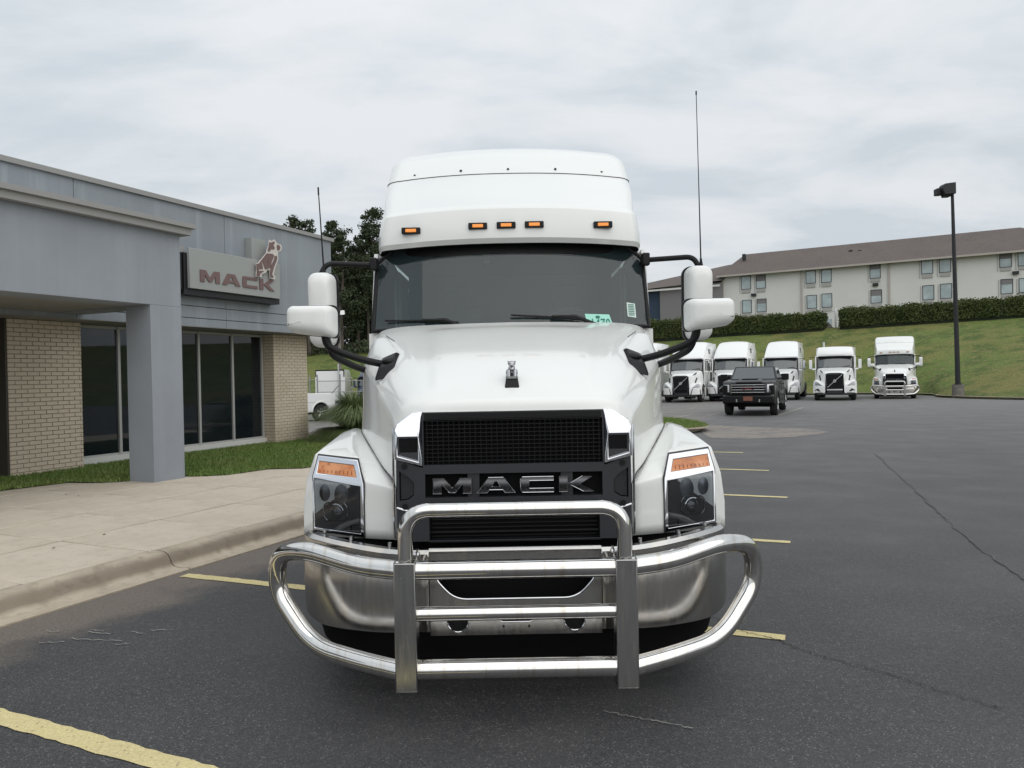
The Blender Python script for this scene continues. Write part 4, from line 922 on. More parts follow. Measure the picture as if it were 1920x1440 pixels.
# --- mirrors
def rrect(cx, cz, hw, hh, r, n=6):
    P = []
    for (sx_, sz_, a0) in ((1,1,0),(-1,1,90),(-1,-1,180),(1,-1,270)):
        for k in range(n+1):
            a = radians(a0+90*k/n); P.append((cx+sx_*(hw-r)+r*cos(a), cz+sz_*(hh-r)+r*sin(a)))
    return P
for sgn in (1,-1):
    cx = sgn*1.468
    m = MB(); rows = []
    for hw, hh, r, y in ((.02,.10,.02,5.735),(.06,.20,.05,5.738),(.078,.262,.06,5.752),(.092,.282,.07,5.79),(.098,.290,.07,5.84),(.099,.292,.07,5.90)):
        rows.append([(a, y-.02*((b-2.3)/.3), b) for a, b in rrect(cx+sgn*.004*(5.9-y)*10, 2.288, hw, hh, r)])
    m.grid(rows, closed=True); m.fan(rows[0], True); mi = fixn(T(m, 'door_mirror', M['shell'])); mi.data.set_sharp_from_angle(angle=radians(60))
    m = MB(); rows = [[(a, 5.90+d, b) for a, b in rrect(cx-sgn*.012, 2.288, .101, .296, .07)] for d in (-.006,.03)]; m.grid(rows, closed=True); m.fan(rows[1]); m.fan(rows[0], True); fixn(T(m, 'mirror_rim', M['black'], mi))
    m = MB(); m.fan([(a, 5.932, b) for a, b in rrect(cx, 2.298, .095, .29, .06)]); T(m, 'mirror_glass', M['chrome'], mi, sm=0)
    m = MB(); m.tube([(cx+sgn*.10,5.79,2.17),(cx+sgn*.085,5.752,2.13),(cx+sgn*.05,5.738,2.12)], .004, 5); T(m, 'shell_seam', M['seam'], mi)
    m = MB(); m.tube(fillet([(sgn*1.10,6.06,2.665),(sgn*1.455,5.93,2.665),(sgn*1.50,5.90,2.56)], .12, 8), .021, 12); T(m, 'mirror_arm', M['black'], mi)
    m = MB(); m.box(min(sgn*1.07,sgn*1.13),max(sgn*1.07,sgn*1.13),6.02,6.10,2.62,2.72); T(m, 'arm_bracket', M['black'], mi, bev=.01)
    # antenna on the mirror head
    bx = (cx-sgn*.012 if sgn < 0 else cx+.030)
    if sgn > 0: bx = 1.50
    m = MB(); m.tube([(bx,5.86,2.57),(bx-.003,5.86,2.64)], .012, 8, rs=[.017,.008]); at_ = T(m, 'antenna', M['black'], mi)
    m = MB()
    if sgn > 0: m.tube([(bx-.003,5.86,2.63),(bx-.006,5.88,3.3),(bx-.009,5.90,3.935)], .003, 6, rs=[.006,.0035,.003]); m.cyl((bx-.009,5.90,3.93),(bx-.009,5.90,3.96), .006, 8)
    else: m.tube([(bx-.003,5.86,2.63),(bx-.02,5.86,3.0),(bx-.032,5.86,3.24)], .004, 6, rs=[.007,.005,.004]); m.cyl((bx-.0305,5.86,3.19),(bx-.032,5.86,3.25), .0065, 8)
    T(m, 'antenna_whip', M['black'], at_)
    # hood mirror
    cx = sgn*1.268
    m = MB(); rows = []
    for hw, hh, r, y, dz in ((.04,.03,.01,4.655,.010),(.105,.055,.03,4.658,.010),(.128,.076,.035,4.672,.006),(.143,.089,.04,4.71,.004),(.150,.095,.045,4.76,.002),(.152,.097,.045,4.83,.0)):
        rows.append([(a, y, b+(.02*((a-cx)*sgn)/.15 if b < 2.1 else -.008*abs(a-cx)/.15)) for a, b in rrect(cx, 2.125+dz, hw, hh, r)])
    m.grid(rows, closed=True); m.fan(rows[0], True); hm = fixn(T(m, 'hood_mirror', M['shell'])); hm.data.set_sharp_from_angle(angle=radians(60))
    m = MB(); R2 = [[(a, 4.83+d, b+(.02*((a-cx)*sgn)/.15 if b < 2.1 else 0)) for a, b in rrect(cx-sgn*.004, 2.126, .155, .100, .045)] for d in (-.004,.03)]; m.grid(R2, closed=True); m.fan(R2[1]); m.fan(R2[0], True); fixn(T(m, 'mirror_rim', M['black'], hm))
    m = MB(); m.tube(fillet([(sgn*.80,4.90,1.832),(sgn*.95,4.86,1.862),(sgn*1.12,4.82,1.925),(sgn*1.188,4.80,1.965),(sgn*1.198,4.79,2.06)], [.08,.1,.05], 6), .0235, 14); T(m, 'mirror_arm', M['black'], hm)
    m = MB(); m.tube(fillet([(sgn*1.02,5.32,1.80),(sgn*1.10,5.14,1.84),(sgn*1.19,4.95,1.905),(sgn*1.205,4.86,2.03)], [.1,.07], 6), .0235, 14); T(m, 'mirror_arm', M['black'], hm)
    m = MB(); s_ = sgn
    m.hexa([(s_*.725,4.735,1.765),(s_*.875,4.735,1.725),(s_*.885,5.0,1.845),(s_*.735,5.02,1.905),(s_*.765,4.80,1.842),(s_*.855,4.80,1.818),(s_*.86,4.98,1.885),(s_*.765,4.99,1.925)]); fo = TF(m, 'mirror_foot', M['black'], hm, bev=.012)
    m = MB(); ell(m, (s_*.80,4.87,1.855), (.045,.05,.028)); T(m, 'foot_knob', M['black'], hm)
tree_truck = tr
# ================================================================== VEHICLES BEHIND
def K(mb, name, mat, par, bev=0, sm=35, fix=True):
    o = mb.build(name, mat, par, (0,0,0), bev=bev, sm=sm); return fixn(o) if fix else o
M['vgrille'] = material('tractor_grille', (.03,.032,.036), .4, .4); M['vlamp'] = material('tractor_lamp', (.36,.38,.40), .15, .3, .8)
M['blue'] = material('blue_paint', (.012,.03,.07), .3, 0, .8); M['pblack'] = material('pickup_black', (.005,.0055,.0065), .3, 0, .25, .3)
M['silver'] = material('silver_paint', (.48,.50,.52), .3, .6, .8); M['red'] = material('badge_red', (.20,.015,.02), .35)
M['bronze'] = material('plate_orange', (.20,.075,.05), .6); M['stripe'] = material('dark_trim', (.02,.021,.024), .45)
def gwheel(par, cx, cy, r, w, sgn, name='wheel', rimm=None, z0=0):
    m = MB(); pf = [(r*.60,-w/2+.02),(r*.64,-w/2),(r*.94,-w/2),(r,-w/2+.05),(r,w/2-.05),(r*.94,w/2),(r*.64,w/2),(r*.60,w/2-.02)]
    m.grid([[(cx+p[1], cy+p[0]*cos(a*pi/14), r+z0+p[0]*sin(a*pi/14)) for a in range(28)] for p in pf], closed=True); o = K(m, name, M['rubber'], par)
    m = MB(); q = [(r*.60,w/2-.02),(r*.52,w/2-.05),(r*.3,w/2-.04),(r*.12,w/2-.02),(.001,w/2-.015)]
    m.grid([[(cx+sgn*p[1], cy+p[0]*cos(a*pi/10), r+z0+p[0]*sin(a*pi/10)) for a in range(20)] for p in q], closed=True)
    rm = K(m, 'rim', M['steel'] if rimm == 'spoke' else M['alu'], o)
    if rimm == 'spoke':
        for k in range(5):
            a = 2*pi*k/5+.3; m = MB(); m.tube([(cx+sgn*(w/2-.02), cy+r*.1*cos(a), r+z0+r*.1*sin(a)),(cx+sgn*(w/2-.015), cy+r*.58*cos(a), r+z0+r*.58*sin(a))], .045, 6); K(m, 'spoke', M['alu'], rm)
    return o
def tractor(name, label, high=True):
    v = thing(name, label, 'truck'); WH = M['white2']
    prof = [[(0,.02,1.68),(.40,.03,1.66),(.49,.05,1.50),(.53,.06,.95)],[(0,.30,1.78),(.50,.32,1.75),(.66,.36,1.55),(.74,.4,1.0)],[(0,.95,1.90),(.66,.97,1.87),(.86,1.0,1.66),(.96,1.0,1.15)],[(0,1.60,2.0),(.82,1.63,1.98),(1.02,1.66,1.82),(1.10,1.66,1.15)]]
    cols = [cr(c, 3) for c in prof]; rows = [list(r) for r in zip(*[cr([c[j] for c in cols], 4) for j in range(len(cols[0]))])]
    m = MB(); m.grid([mir(r[::-1])[:-1]+r for r in rows]); K(m, 'hood', WH, v)
    for sg in (1,-1):
        FCs = [[(.53,.04,.50),(.53,.05,.95),(.60,.35,1.12),(.8,.9,1.22),(1.0,1.5,1.15),(1.1,1.75,.9)],
               [(.85,.08,.50),(.85,.10,1.0),(.88,.4,1.2),(.98,.9,1.30),(1.1,1.4,1.2),(1.15,1.7,.9)],
               [(1.10,.20,.50),(1.10,.22,.98),(1.10,.45,1.18),(1.12,.9,1.26),(1.16,1.35,1.18),(1.2,1.68,.88)],
               [(1.22,.42,.50),(1.22,.45,.80),(1.215,.58,1.02),(1.21,.9,1.14),(1.22,1.3,1.04),(1.23,1.66,.82)]]
        cc = [cr(c, 4) for c in FCs]; n = len(cc[0])
        m = MB(); m.grid([[(q[0]*sg, q[1], q[2]) for q in cr([c[i] for c in cc], 3)] for i in range(n)]); f = K(m, 'fender', WH, v)
        SP = lambda a, b, d, sg=sg: (sg*a, .06+max(0,(a-.75))*.42+max(0,a-1.05)*.5+max(0,b-1.0)*.55-d, b)
        m = MB(); m.poly([(.70,.92),(1.10,.90),(1.16,1.02),(1.08,1.17),(.95,1.14)], [], SP, .05, .0); K(m, 'headlight', M['vlamp'], f)
        m = MB(); m.poly([(.74,.95),(1.06,.93),(1.09,1.02),(.98,1.06)], [], SP, .056, .04); K(m, 'lamp_bowl', M['dchrome'], f)
        if high: m = MB(); m.poly([(.58,.46),(.70,.84),(1.17,.80),(1.20,.46)], [], SP, .035, -.02); K(m, 'bumper_corner', M['stripe'], v)
        else:
            m = MB(); m.poly([(.56,.46),(.56,.86),(1.19,.82),(1.21,.46)], [], SP, .035, -.02); bc = K(m, 'bumper_corner', WH, v)
            m = MB(); m.poly([(.78,.56),(1.1,.58),(1.08,.68),(.92,.74)], [], SP, .045, .02); K(m, 'fog_lamp', M['stripe'], bc)
        m = MB(); m.hexa([(sg*.60,.5,1.62),(sg*.63,.5,1.60),(sg*.80,.85,1.75),(sg*.77,.85,1.80),(sg*.60,.46,1.66),(sg*.66,.44,1.68),(sg*.86,.84,1.86),(sg*.80,.84,1.86)]); K(m, 'hood_vent', M['stripe'], v)
        m = MB(); m.hexa([(sg*.80,.80,1.50),(sg*.84,.80,1.48),(sg*.78,.55,1.20),(sg*.74,.53,1.22),(sg*.84,.76,1.56),(sg*.90,.78,1.50),(sg*.84,.53,1.22),(sg*.76,.5,1.26)]); K(m, 'hood_slash', M['stripe'], v)
        # door with its window, sleeper flank
        m = MB(); m.box(min(sg*1.08,sg*1.14),max(sg*1.08,sg*1.14),1.75,3.1,.95,2.72); d = K(m, 'door', WH, v, bev=.02)
        m = MB(); m.box(min(sg*1.13,sg*1.147),max(sg*1.13,sg*1.147),1.95,2.95,1.98,2.6); K(m, 'window', M['carglass'], d)
        m = MB(); m.box(min(sg*1.14,sg*1.16),max(sg*1.14,sg*1.16),2.7,2.9,1.75,1.79); K(m, 'door_handle', M['stripe'], d)
        m = MB(); m.box(min(sg*1.06,sg*1.2),max(sg*1.06,sg*1.2),3.12,5.9,.6,2.74); K(m, 'sleeper_side', WH, v, bev=.03)
        m = MB(); m.box(min(sg*1.0,sg*1.2),max(sg*1.0,sg*1.2),1.75,3.1,.35,.93); K(m, 'side_skirt', WH, v, bev=.03)
        if high: m = MB(); m.box(min(sg*1.03,sg*1.135),max(sg*1.03,sg*1.135),3.4,3.75,3.05,3.38); K(m, 'roof_window', M['carglass'], v, bev=.02)
        # mirrors on two arms
        m = MB(); m.box(min(sg*1.32,sg*1.50),max(sg*1.32,sg*1.50),1.80,1.95,1.92,2.50); mi = K(m, 'mirror', M['white2'] if sg < 0 or not high else M['chrome'], v, bev=.03)
        for z in (2.66,1.98): m = MB(); m.tube([(sg*1.08,1.9,z),(sg*1.42,1.88,z)]+([(sg*1.42,1.88,2.5)] if z > 2.5 else []), .02, 6); K(m, 'mirror_arm', M['black'], mi)
        m = MB(); m.box(min(sg*1.12,sg*1.32),max(sg*1.12,sg*1.32),1.55,1.7,1.86,1.96); K(m, 'look_down_mirror', WH, v, bev=.03)
        gwheel(v, sg*1.02, 1.05, .5, .28, sg, 'front_wheel')
        for y in (6.6,7.9): gwheel(v, sg*.98, y, .5, .5, sg, 'rear_wheel')
    GP = lambda a, b, d: (a, .02-d+(b-.6)*.02, b)
    m = MB(); m.poly([(-.42,.62),(.42,.62),(.50,1.60),(-.50,1.60)], [], GP, .03, -.02); g = K(m, 'grille', M['blackm'], v)
    m = MB(); m.tube([GP(a, b, .035) for a, b in ((-.42,.62),(.42,.62),(.50,1.60),(-.50,1.60))], .014, 5, closed=True); K(m, 'grille_surround', M['dchrome'], g)
    for k in range(12):
        z = .80+.065*k; w = .43+.07*(z-.62); m = MB(); pts = [(-w+2*w*i/16, z+(.022 if i % 2 else -.012)) for i in range(17)]
        m.tube([GP(a, b, .036) for a, b in pts], .011, 4); K(m, 'grille_bar', M['grey'], g)
    m = MB(); m.tube([GP(-.40,.80,.05),GP(.42,1.56,.05)], .018, 6); K(m, 'diagonal_bar', M['alu'], g)
    m = MB(); m.tube([GP(.07*cos(a*pi/8), 1.18+.07*sin(a*pi/8), .06) for a in range(16)], .018, 6, closed=True); m2 = K(m, 'round_emblem', M['alu'], g)
    m = MB(); m.box(-.98,.98,.06,.2,.34,.48); m.box(-.42,.42,.0,.1,.44,.60); K(m, 'bumper', M['stripe'], v, bev=.02)
    if not high: m = MB(); m.box(-.44,.44,-.03,.05,.60,.70); K(m, 'bumper_strip', M['alu'], v, bev=.02)
    wr = [[(x, 1.64+.10*abs(x)**2+(t*.34), 2.0+t*(.70-.03*x*x)) for x in [-.99+1.98*i/16 for i in range(17)]] for t in (0,.5,1)]
    m = MB(); m.grid(wr); wsv = K(m, 'windshield', M['carglass'], v)
    m = MB(); m.tube([wr[0][i] for i in range(17)]+[wr[1][-1]]+wr[2][::-1]+[wr[1][0]], .025, 6, closed=True); K(m, 'windshield_seal', M['black'], wsv)
    m = MB(); m.box(-.96,.96,1.84,1.98,2.63,2.72); K(m, 'sun_visor', M['blackm'], v, bev=.02)
    m = MB(); m.box(-1.05,1.05,2.1,5.8,.9,2.7); K(m, 'cab_core', WH, v)
    for x in (-.5,.35): m = MB(); m.tube([(x,1.68,2.03),(x+.5,1.72,2.11)], .014, 5); K(m, 'wiper', M['black'], wsv)
    if high: RR = [(2.70,1.04,1.86,1.95,.06),(2.80,1.05,1.85,1.94,.07),(2.95,1.04,2.0,2.1,.1),(3.25,1.02,2.45,2.56,.14),(3.55,.99,2.95,3.08,.18),(3.76,.94,3.35,3.5,.22),(3.86,.84,3.75,3.9,.28),(3.90,.6,4.2,4.3,.3)]
    else: RR = [(2.70,1.04,1.90,1.97,.06),(2.82,1.05,1.88,1.97,.07),(2.98,1.04,1.95,2.05,.09),(3.22,1.02,2.2,2.3,.12),(3.30,.98,2.4,2.5,.15),(3.33,.8,2.7,2.8,.2)]
    rws = [ringrow(z, h, a, b, 5.9, z-.02, r, 1.19 if z < 3.5 else 1.12 if z < 3.8 else max(.7,h)) for z, h, a, b, r in RR]
    m = MB(); m.grid(rws); m.fan(rws[-1]); K(m, 'roof_fairing', WH, v)
    m = MB(); m.add(rws[0]+rws[-1], []) ; m = MB(); m.box(-1.1,1.1,5.86,5.9,.7,rws[-1][0][2]-.1); K(m, 'rear_panel', WH, v)
    for x in (-.42,.42): m = MB(); m.box(x-.04,x+.04,.4,8.6,.65,.9); K(m, 'frame_rail', M['steel'], v)
    m = MB(); m.box(-.85,.85,.15,1.6,.35,.9); K(m, 'underbody', M['blackm'], v)
    for sg in (1,-1): m = MB(); m.cyl((sg*.95,3.2,.62),(sg*.95,5.0,.62),.3,20); K(m, 'fuel_tank', M['alu'], v)
    if not high: m = MB(); m.cyl((-.75,6.1,1.2),(-.75,6.1,3.75),.07,12); K(m, 'exhaust_stack', M['alu'], v)
    return v
def place(o, x, y, rz, z=None):
    o.location = (x, y, gz(x, y) if z is None else z); o.rotation_euler = (0,0,rz); return o
GRP = 'tractors parked in a row below the grass bank'
v1 = tractor('parked_tractor', 'white tall sleeper tractor in the row, its roof just under the mirror arm'); v1['group'] = GRP
def volvo(src, lab, x, y, rz=-A_S):
    c = copy_tree(src); c['label'] = lab; c['group'] = GRP; place(c, x, y, rz); return c
place(v1, 10.45, 46.3, -A_S-.02)
v2 = volvo(v1, 'white tall sleeper tractor half hidden behind the cab of the black pickup', 13.35, 46.6)
v3 = volvo(v1, 'white tall sleeper tractor between the black pickup and the low-roof tractor', 16.9, 47.3)
v0 = volvo(v1, 'white tractor at the near end of the row, mostly hidden by the big truck', 7.15, 46.3, -A_S-.03)
v4 = tractor('parked_tractor', 'white low-roof tractor with a pale exhaust stack in the parked row', False); v4['group'] = GRP; place(v4, 19.4, 44.9, -A_S)
for o in (v2, v3):
    for c in o.children:
        pass
m5 = copy_tree(tr); m5.name = 'semi_truck'; m5['label'] = 'white sleeper tractor with a bull bar, last of the row beside the lamp post'; m5['group'] = GRP
place(m5, 24.15, 47.1, -A_S-.05)
def setmat(o, a, b):
    for c in o.children_recursive:
        for sl in c.material_slots:
            if sl.material == a: sl.link = 'OBJECT'; sl.material = b
for c in list(m5.children_recursive):                # no paper tag, antennas or nose glass details on the far one
    if c.name.split('.')[0] in ('stock_tag','tag_dot','tag_number','antenna','antenna_whip','sticker','sticker_print','panel_seam'): bpy.data.objects.remove(c)
vb = copy_tree(v1); vb['label'] = 'blue sleeper tractor glimpsed between the white truck flank and the grassy bank'; del vb['group']; vb.name = 'blue_tractor'
setmat(vb, M['white2'], M['blue']); place(vb, -11.75, 60, -.05)
vr = copy_tree(v4); vr['label'] = 'pale grey sleeper tractor seen from behind beyond the chain-link fence'; del vr['group']; vr.name = 'rear_facing_tractor'
place(vr, -15.25, 67.5, pi+.04); vr.scale = (1,1,1.08)
# ---- pickups and a car: side outline extruded, then glazed cab
def arch(cx, r, z0, n=9): return [(cx+r*cos(pi-pi*k/n), z0+r*sin(pi-pi*k/n)) for k in range(n+1)]
def pickup(name, label, paint, trim, big=True):
    v = thing(name, label, 'pickup truck'); W2 = 1.0; r = .42
    lowp = [(0.04,.62),(.08,.48)]; ax1, ax2 = 1.05, 4.85
    P = [(.10,.50)]+arch(ax1, .50, .46)+[(1.9,.42),(4.0,.42)]+arch(ax2, .50, .46)+[(5.62,.55),(5.70,.62),(5.73,1.36),(5.1,1.40),(3.95,1.40),(3.9,1.42),(1.75,1.40),(1.1,1.38),(.28,1.33),(.06,1.18)]
    m = MB(); m.poly(P, [], lambda a, b, d: (d*(.96 if a < .3 or a > 5.8 else 1), a, b), W2, -W2); bd = K(m, 'body', paint, v, bev=.05)
    m = MB(); m.hexa([(-.93,1.72,1.36),(.93,1.72,1.36),(.93,4.0,1.36),(-.93,4.0,1.36),(-.78,2.35,1.93),(.78,2.35,1.93),(.78,3.75,1.93),(-.78,3.75,1.93)]); cb = K(m, 'cab', paint, v, bev=.04)
    m = MB(); m.hexa([(-.84,1.76,1.42),(.84,1.76,1.42),(.84,1.80,1.40),(-.84,1.80,1.40),(-.72,2.26,1.88),(.72,2.26,1.88),(.72,2.32,1.86),(-.72,2.32,1.86)]); K(m, 'windshield', M['carglass'], cb)
    m = MB(); m.hexa([(-.8,3.96,1.5),(.8,3.96,1.5),(.8,4.02,1.5),(-.8,4.02,1.5),(-.7,3.79,1.86),(.7,3.79,1.86),(.7,3.84,1.86),(-.7,3.84,1.86)]); K(m, 'rear_window', M['carglass'], cb)
    for sg in (1,-1):
        for y0, y1, t0, t1 in ((2.02,2.85,2.42,2.85),(2.95,3.78,2.95,3.66)):
            m = MB(); m.hexa([(sg*.90,y0,1.43),(sg*.935,y0,1.43),(sg*.935,y1,1.43),(sg*.90,y1,1.43),(sg*.765,t0,1.86),(sg*.80,t0,1.86),(sg*.80,t1,1.86),(sg*.765,t1,1.86)]); K(m, 'side_window', M['carglass'], cb)
        for y in (1.75,2.88,3.9): m = MB(); m.box(min(sg*.997,sg*1.004),max(sg*.997,sg*1.004),y,y+.012,.55,1.36); K(m, 'door_seam', M['seam'], bd)
        for y in (2.65,3.65): m = MB(); m.box(min(sg*1.0,sg*1.03),max(sg*1.0,sg*1.03),y,y+.2,1.18,1.22); K(m, 'door_handle', trim, bd)
        m = MB(); m.box(min(sg*1.06,sg*1.34),max(sg*1.06,sg*1.34),2.0,2.12,1.36,1.62); mi = K(m, 'side_mirror', trim, v, bev=.03)
        m = MB(); m.box(min(sg*.9,sg*1.1),max(sg*.9,sg*1.1),2.03,2.1,1.40,1.46); K(m, 'mirror_arm', trim, mi)
        m = MB(); m.box(min(sg*1.0,sg*1.1),max(sg*1.0,sg*1.1),1.7,4.2,.40,.46); K(m, 'running_board', M['black'], v, bev=.01)
        for y in (ax1, ax2):
            gwheel(v, sg*.86, y, r, .27, sg, 'wheel', 'spoke')
            m = MB(); m.tube([(sg*.985, y+.52*cos(pi*k/14), .46+.52*sin(pi*k/14)) for k in range(15)], .05, 6); K(m, 'arch_flare', trim, v)
        LP = lambda a, b, d, sg=sg: (sg*a, .05+max(0,a-.8)*.5-d, b)
        m = MB(); m.poly([(.66,.90),(.97,.92),(.97,1.27),(.66,1.25)], [], LP, .02, -.05); h = K(m, 'headlight', M['dchrome'], v)
        m = MB(); m.poly([(.70,.93),(.76,.93),(.76,1.18),(.93,1.20),(.93,1.24),(.70,1.22)], [], LP, .03, .01); K(m, 'lamp_strip', M['alu'], h)
        m = MB(); m.poly([(.80,.60),(.93,.62),(.93,.82),(.80,.80)], [], LP, .04, -.05); K(m, 'fog_lamp', M['vlamp'], v)
        m = MB(); m.box(min(sg*.40,sg*.44),max(sg*.40,sg*.44),-.07,.02,.55,.66); K(m, 'tow_hook', M['alu'], v)
    m = MB(); m.box(-.66,.66,.0,.1,.82,1.27); g = K(m, 'grille', M['blackm'], v, bev=.02)
    for z in (.92,1.02,1.12,1.21): m = MB(); m.box(-.63,.63,-.03,.01,z-.014,z+.014); K(m, 'grille_bar', M['alu'] if big else M['chrome'], g, bev=.005)
    for sg in (1,-1): m = MB(); m.box(min(sg*.61,sg*.65),max(sg*.61,sg*.65),-.035,.01,.86,1.24); K(m, 'grille_post', M['dchrome'], g, bev=.005)
    m = MB(); m.box(-.95,.95,-.06,.2,.50,.80); b = K(m, 'front_bumper', trim, v, bev=.05)
    m = MB(); m.box(-.95,.95,5.66,5.80,.5,.72); K(m, 'rear_bumper', M['alu'] if not big else trim, v, bev=.03)
    m = MB(); m.box(-.8,.8,.3,5.6,.35,.6); K(m, 'underbody', M['blackm'], v)
    if big:
        text_poly('GMC', .14, lambda a, b_, d: (a, -.045, 1.02+b_), 0, M['red'], 'badge', g, (0,0,0), xs=1.5)
        m = MB(); m.box(-.17,.17,-.085,-.06,.60,.76); pt = K(m, 'number_plate', M['bronze'], b)
        m = MB(); m.hexa([(-.5,.15,1.30),(.5,.15,1.30),(.42,1.7,1.39),(-.42,1.7,1.39),(-.46,.3,1.385),(.46,.3,1.385),(.38,1.65,1.45),(-.38,1.65,1.45)]); K(m, 'hood_bulge', paint, v, bev=.02)
        m = MB(); m.box(-.3,.3,.5,1.0,1.40,1.435); K(m, 'hood_scoop', M['blackm'], v, bev=.01)
    return v
pk = pickup('pickup_truck', 'black heavy pickup with a barred grille and an orange front plate', M['pblack'], M['black'])
place(pk, 9.35, 29.6, -A_S+.0); pk.scale = (1.03,1.03,1.03)
pw = pickup('pickup_truck', 'white pickup seen from the side beyond the brick pier, only its bed in view', M['white2'], M['white2'], False)
th = -radians(42); wx, wy = -9.75, 38.0; place(pw, wx-(.98*cos(th)-4.85*sin(th)), wy-(.98*sin(th)+4.85*cos(th)), th, gz(wx, wy))
def car(name, label, paint):
    v = thing(name, label, 'car'); P = [(.06,.42)]+arch(.9,.38,.32)+[(1.5,.28),(3.2,.28)]+arch(3.7,.38,.32)+[(4.55,.40),(4.62,.75),(4.5,1.02),(3.6,1.02),(1.3,.98),(.7,.92),(.1,.74)]
    m = MB(); m.poly(P, [], lambda a, b, d: (d*(.93 if a < .2 or a > 4.4 else 1), a, b), .92, -.92); b = K(m, 'body', paint, v, bev=.07)
    m = MB(); m.hexa([(-.82,1.15,.97),(.82,1.15,.97),(.82,4.3,1.0),(-.82,4.3,1.0),(-.62,2.0,1.50),(.62,2.0,1.50),(.62,3.5,1.50),(-.62,3.5,1.50)]); c = K(m, 'cabin', paint, v, bev=.05)
    m = MB(); m.hexa([(-.76,1.19,1.0),(.76,1.19,1.0),(.76,1.25,1.0),(-.76,1.25,1.0),(-.6,1.93,1.46),(.6,1.93,1.46),(.6,2.0,1.46),(-.6,2.0,1.46)]); K(m, 'windshield', M['carglass'], c)
    for sg in (1,-1):
        m = MB(); m.hexa([(sg*.79,1.55,1.03),(sg*.83,1.55,1.03),(sg*.83,3.9,1.04),(sg*.79,3.9,1.04),(sg*.63,2.1,1.45),(sg*.66,2.1,1.45),(sg*.66,3.4,1.45),(sg*.63,3.4,1.45)]); K(m, 'side_window', M['carglass'], c)
        for y in (.9,3.7): gwheel(v, sg*.80, y, .33, .21, sg, 'wheel', 'spoke')
        m = MB(); m.box(min(sg*.55,sg*.86),max(sg*.55,sg*.86),.04,.3,.62,.76); K(m, 'headlight', M['vlamp'], v, bev=.03)
    return v
cs = car('silver_car', 'silver car whose nose shows behind the tuft of ornamental grass', M['silver']); place(cs, -8.55, 36.3, -radians(70)); cs.scale = (1.1,1.1,1.1)
# ================================================================== STREET FURNITURE
M['poleb'] = material('pole_dark', (.018,.019,.022), .5, .3); M['conc3'] = material('pole_base', (.14,.13,.115), .9, var=[(4,(.2,.19,.17),.4,.7)])
lx, ly = 27.25, 45.6; lz = tz(lx, ly)
lp = lamp_root = thing('lamp_post', 'tall dark lamp post with a boxy head on a concrete footing beside the parked row', 'lamp post', (lx, ly, lz))
m = MB(); m.cyl((0,0,-.4),(0,0,.78),.33,20); K(m, 'footing', M['conc3'], lp)
m = MB(); m.cyl((0,0,.78),(0,0,.84),.22,12); m.tube([(0,0,.84),(0,0,6),(0,0,12.6)], .1, 10, rs=[.15,.125,.085]); K(m, 'pole', M['poleb'], lp)
m = MB(); m.box(-.13,.13,-.02,.02,6.4,6.46); K(m, 'pole_band', M['alu'], lp)
hd = MB(); hd.poly([(-.02,12.0),(-.64,12.0),(-.76,12.22),(-.74,12.48),(-.62,12.62),(.02,12.68),(.02,12.05)], [], lambda a, b, d: (a*1.0+.02, d, b), -.35, .2); K(hd, 'lamp_head', M['poleb'], lp, bev=.02)
hd = MB(); hd.box(-.95,-.6,-.1,.35,12.02,12.42); K(hd, 'second_head', M['poleb'], lp, bev=.04)
hd = MB(); hd.hexa([(-.62,-.3,12.0),(-.2,-.3,12.0),(-.2,.15,12.0),(-.62,.15,12.0),(-.60,-.26,11.86),(-.26,-.26,11.86),(-.26,.1,11.86),(-.60,.1,11.86)]); K(hd, 'lens', M['black'], lp)
lamp_root.rotation_euler = (0,-.018,0); lamp_root.scale = (1,1,1.03)
ux, uy = -16.55, 72.0; uz = gz(ux, uy)-.1
M['wood'] = material('pole_wood', (.16,.14,.12), .9, var=[(3,(.22,.2,.18),.4,.7)])
up = thing('utility_pole', 'weathered utility pole with white floodlights in front of the trees', 'pole', (ux, uy, uz))
m = MB(); m.tube([(0,0,0),(0,0,10.0)], .15, 10, rs=[.18,.12]); K(m, 'pole', M['wood'], up)
for (x, y, z) in ((-.15,-.3,9.75),(.42,-.3,9.35)):
    m = MB(); m.hexa([(x-.22,y-.2,z-.22),(x+.22,y-.2,z-.22),(x+.22,y+.2,z-.1),(x-.22,y+.2,z-.1),(x-.16,y-.1,z+.2),(x+.16,y-.1,z+.2),(x+.16,y+.2,z+.25),(x-.16,y+.2,z+.25)]); K(m, 'floodlight', M['white2'], up, bev=.02)
m = MB(); m.box(-.2,.5,-.06,.06,9.3,9.4); K(m, 'crossarm', M['wood'], up)
m = MB(); m.cyl((0,0,8.3),(2.0,2,3.9),.03,6); K(m, 'guy_wire', M['steel'], up)
# chain-link fence with a double gate
M['galv'] = material('galvanised', (.30,.31,.31), .5, .6)
fy = 51.0; fx0, fx1 = -30.0, -9.0; fz = gz(-13, fy)-.02
fe = thing('chain_link_fence', 'chain-link fence with galvanised posts and a braced gate in front of the grey tractor', 'fence', (-13, fy, fz))
def fpt(x, z): return (x+13, -(x+13)*.12, z)
for x in (-29.5,-26.5,-23.5,-20.5,-17.6,-14.1,-13.85,-13.3,-11.7,-9.2):
    m = MB(); m.cyl(fpt(x,0), fpt(x,2.45 if x < -14.2 else 2.75), .045, 8); K(m, 'post', M['galv'], fe)
for x0, x1, z in ((-29.5,-14.1,2.38),(-13.3,-9.2,2.30),(-13.3,-9.2,1.55),(-14.1,-13.3,2.4)):
    m = MB(); m.cyl(fpt(x0,z), fpt(x1,z), .028, 6); K(m, 'rail', M['galv'], fe)
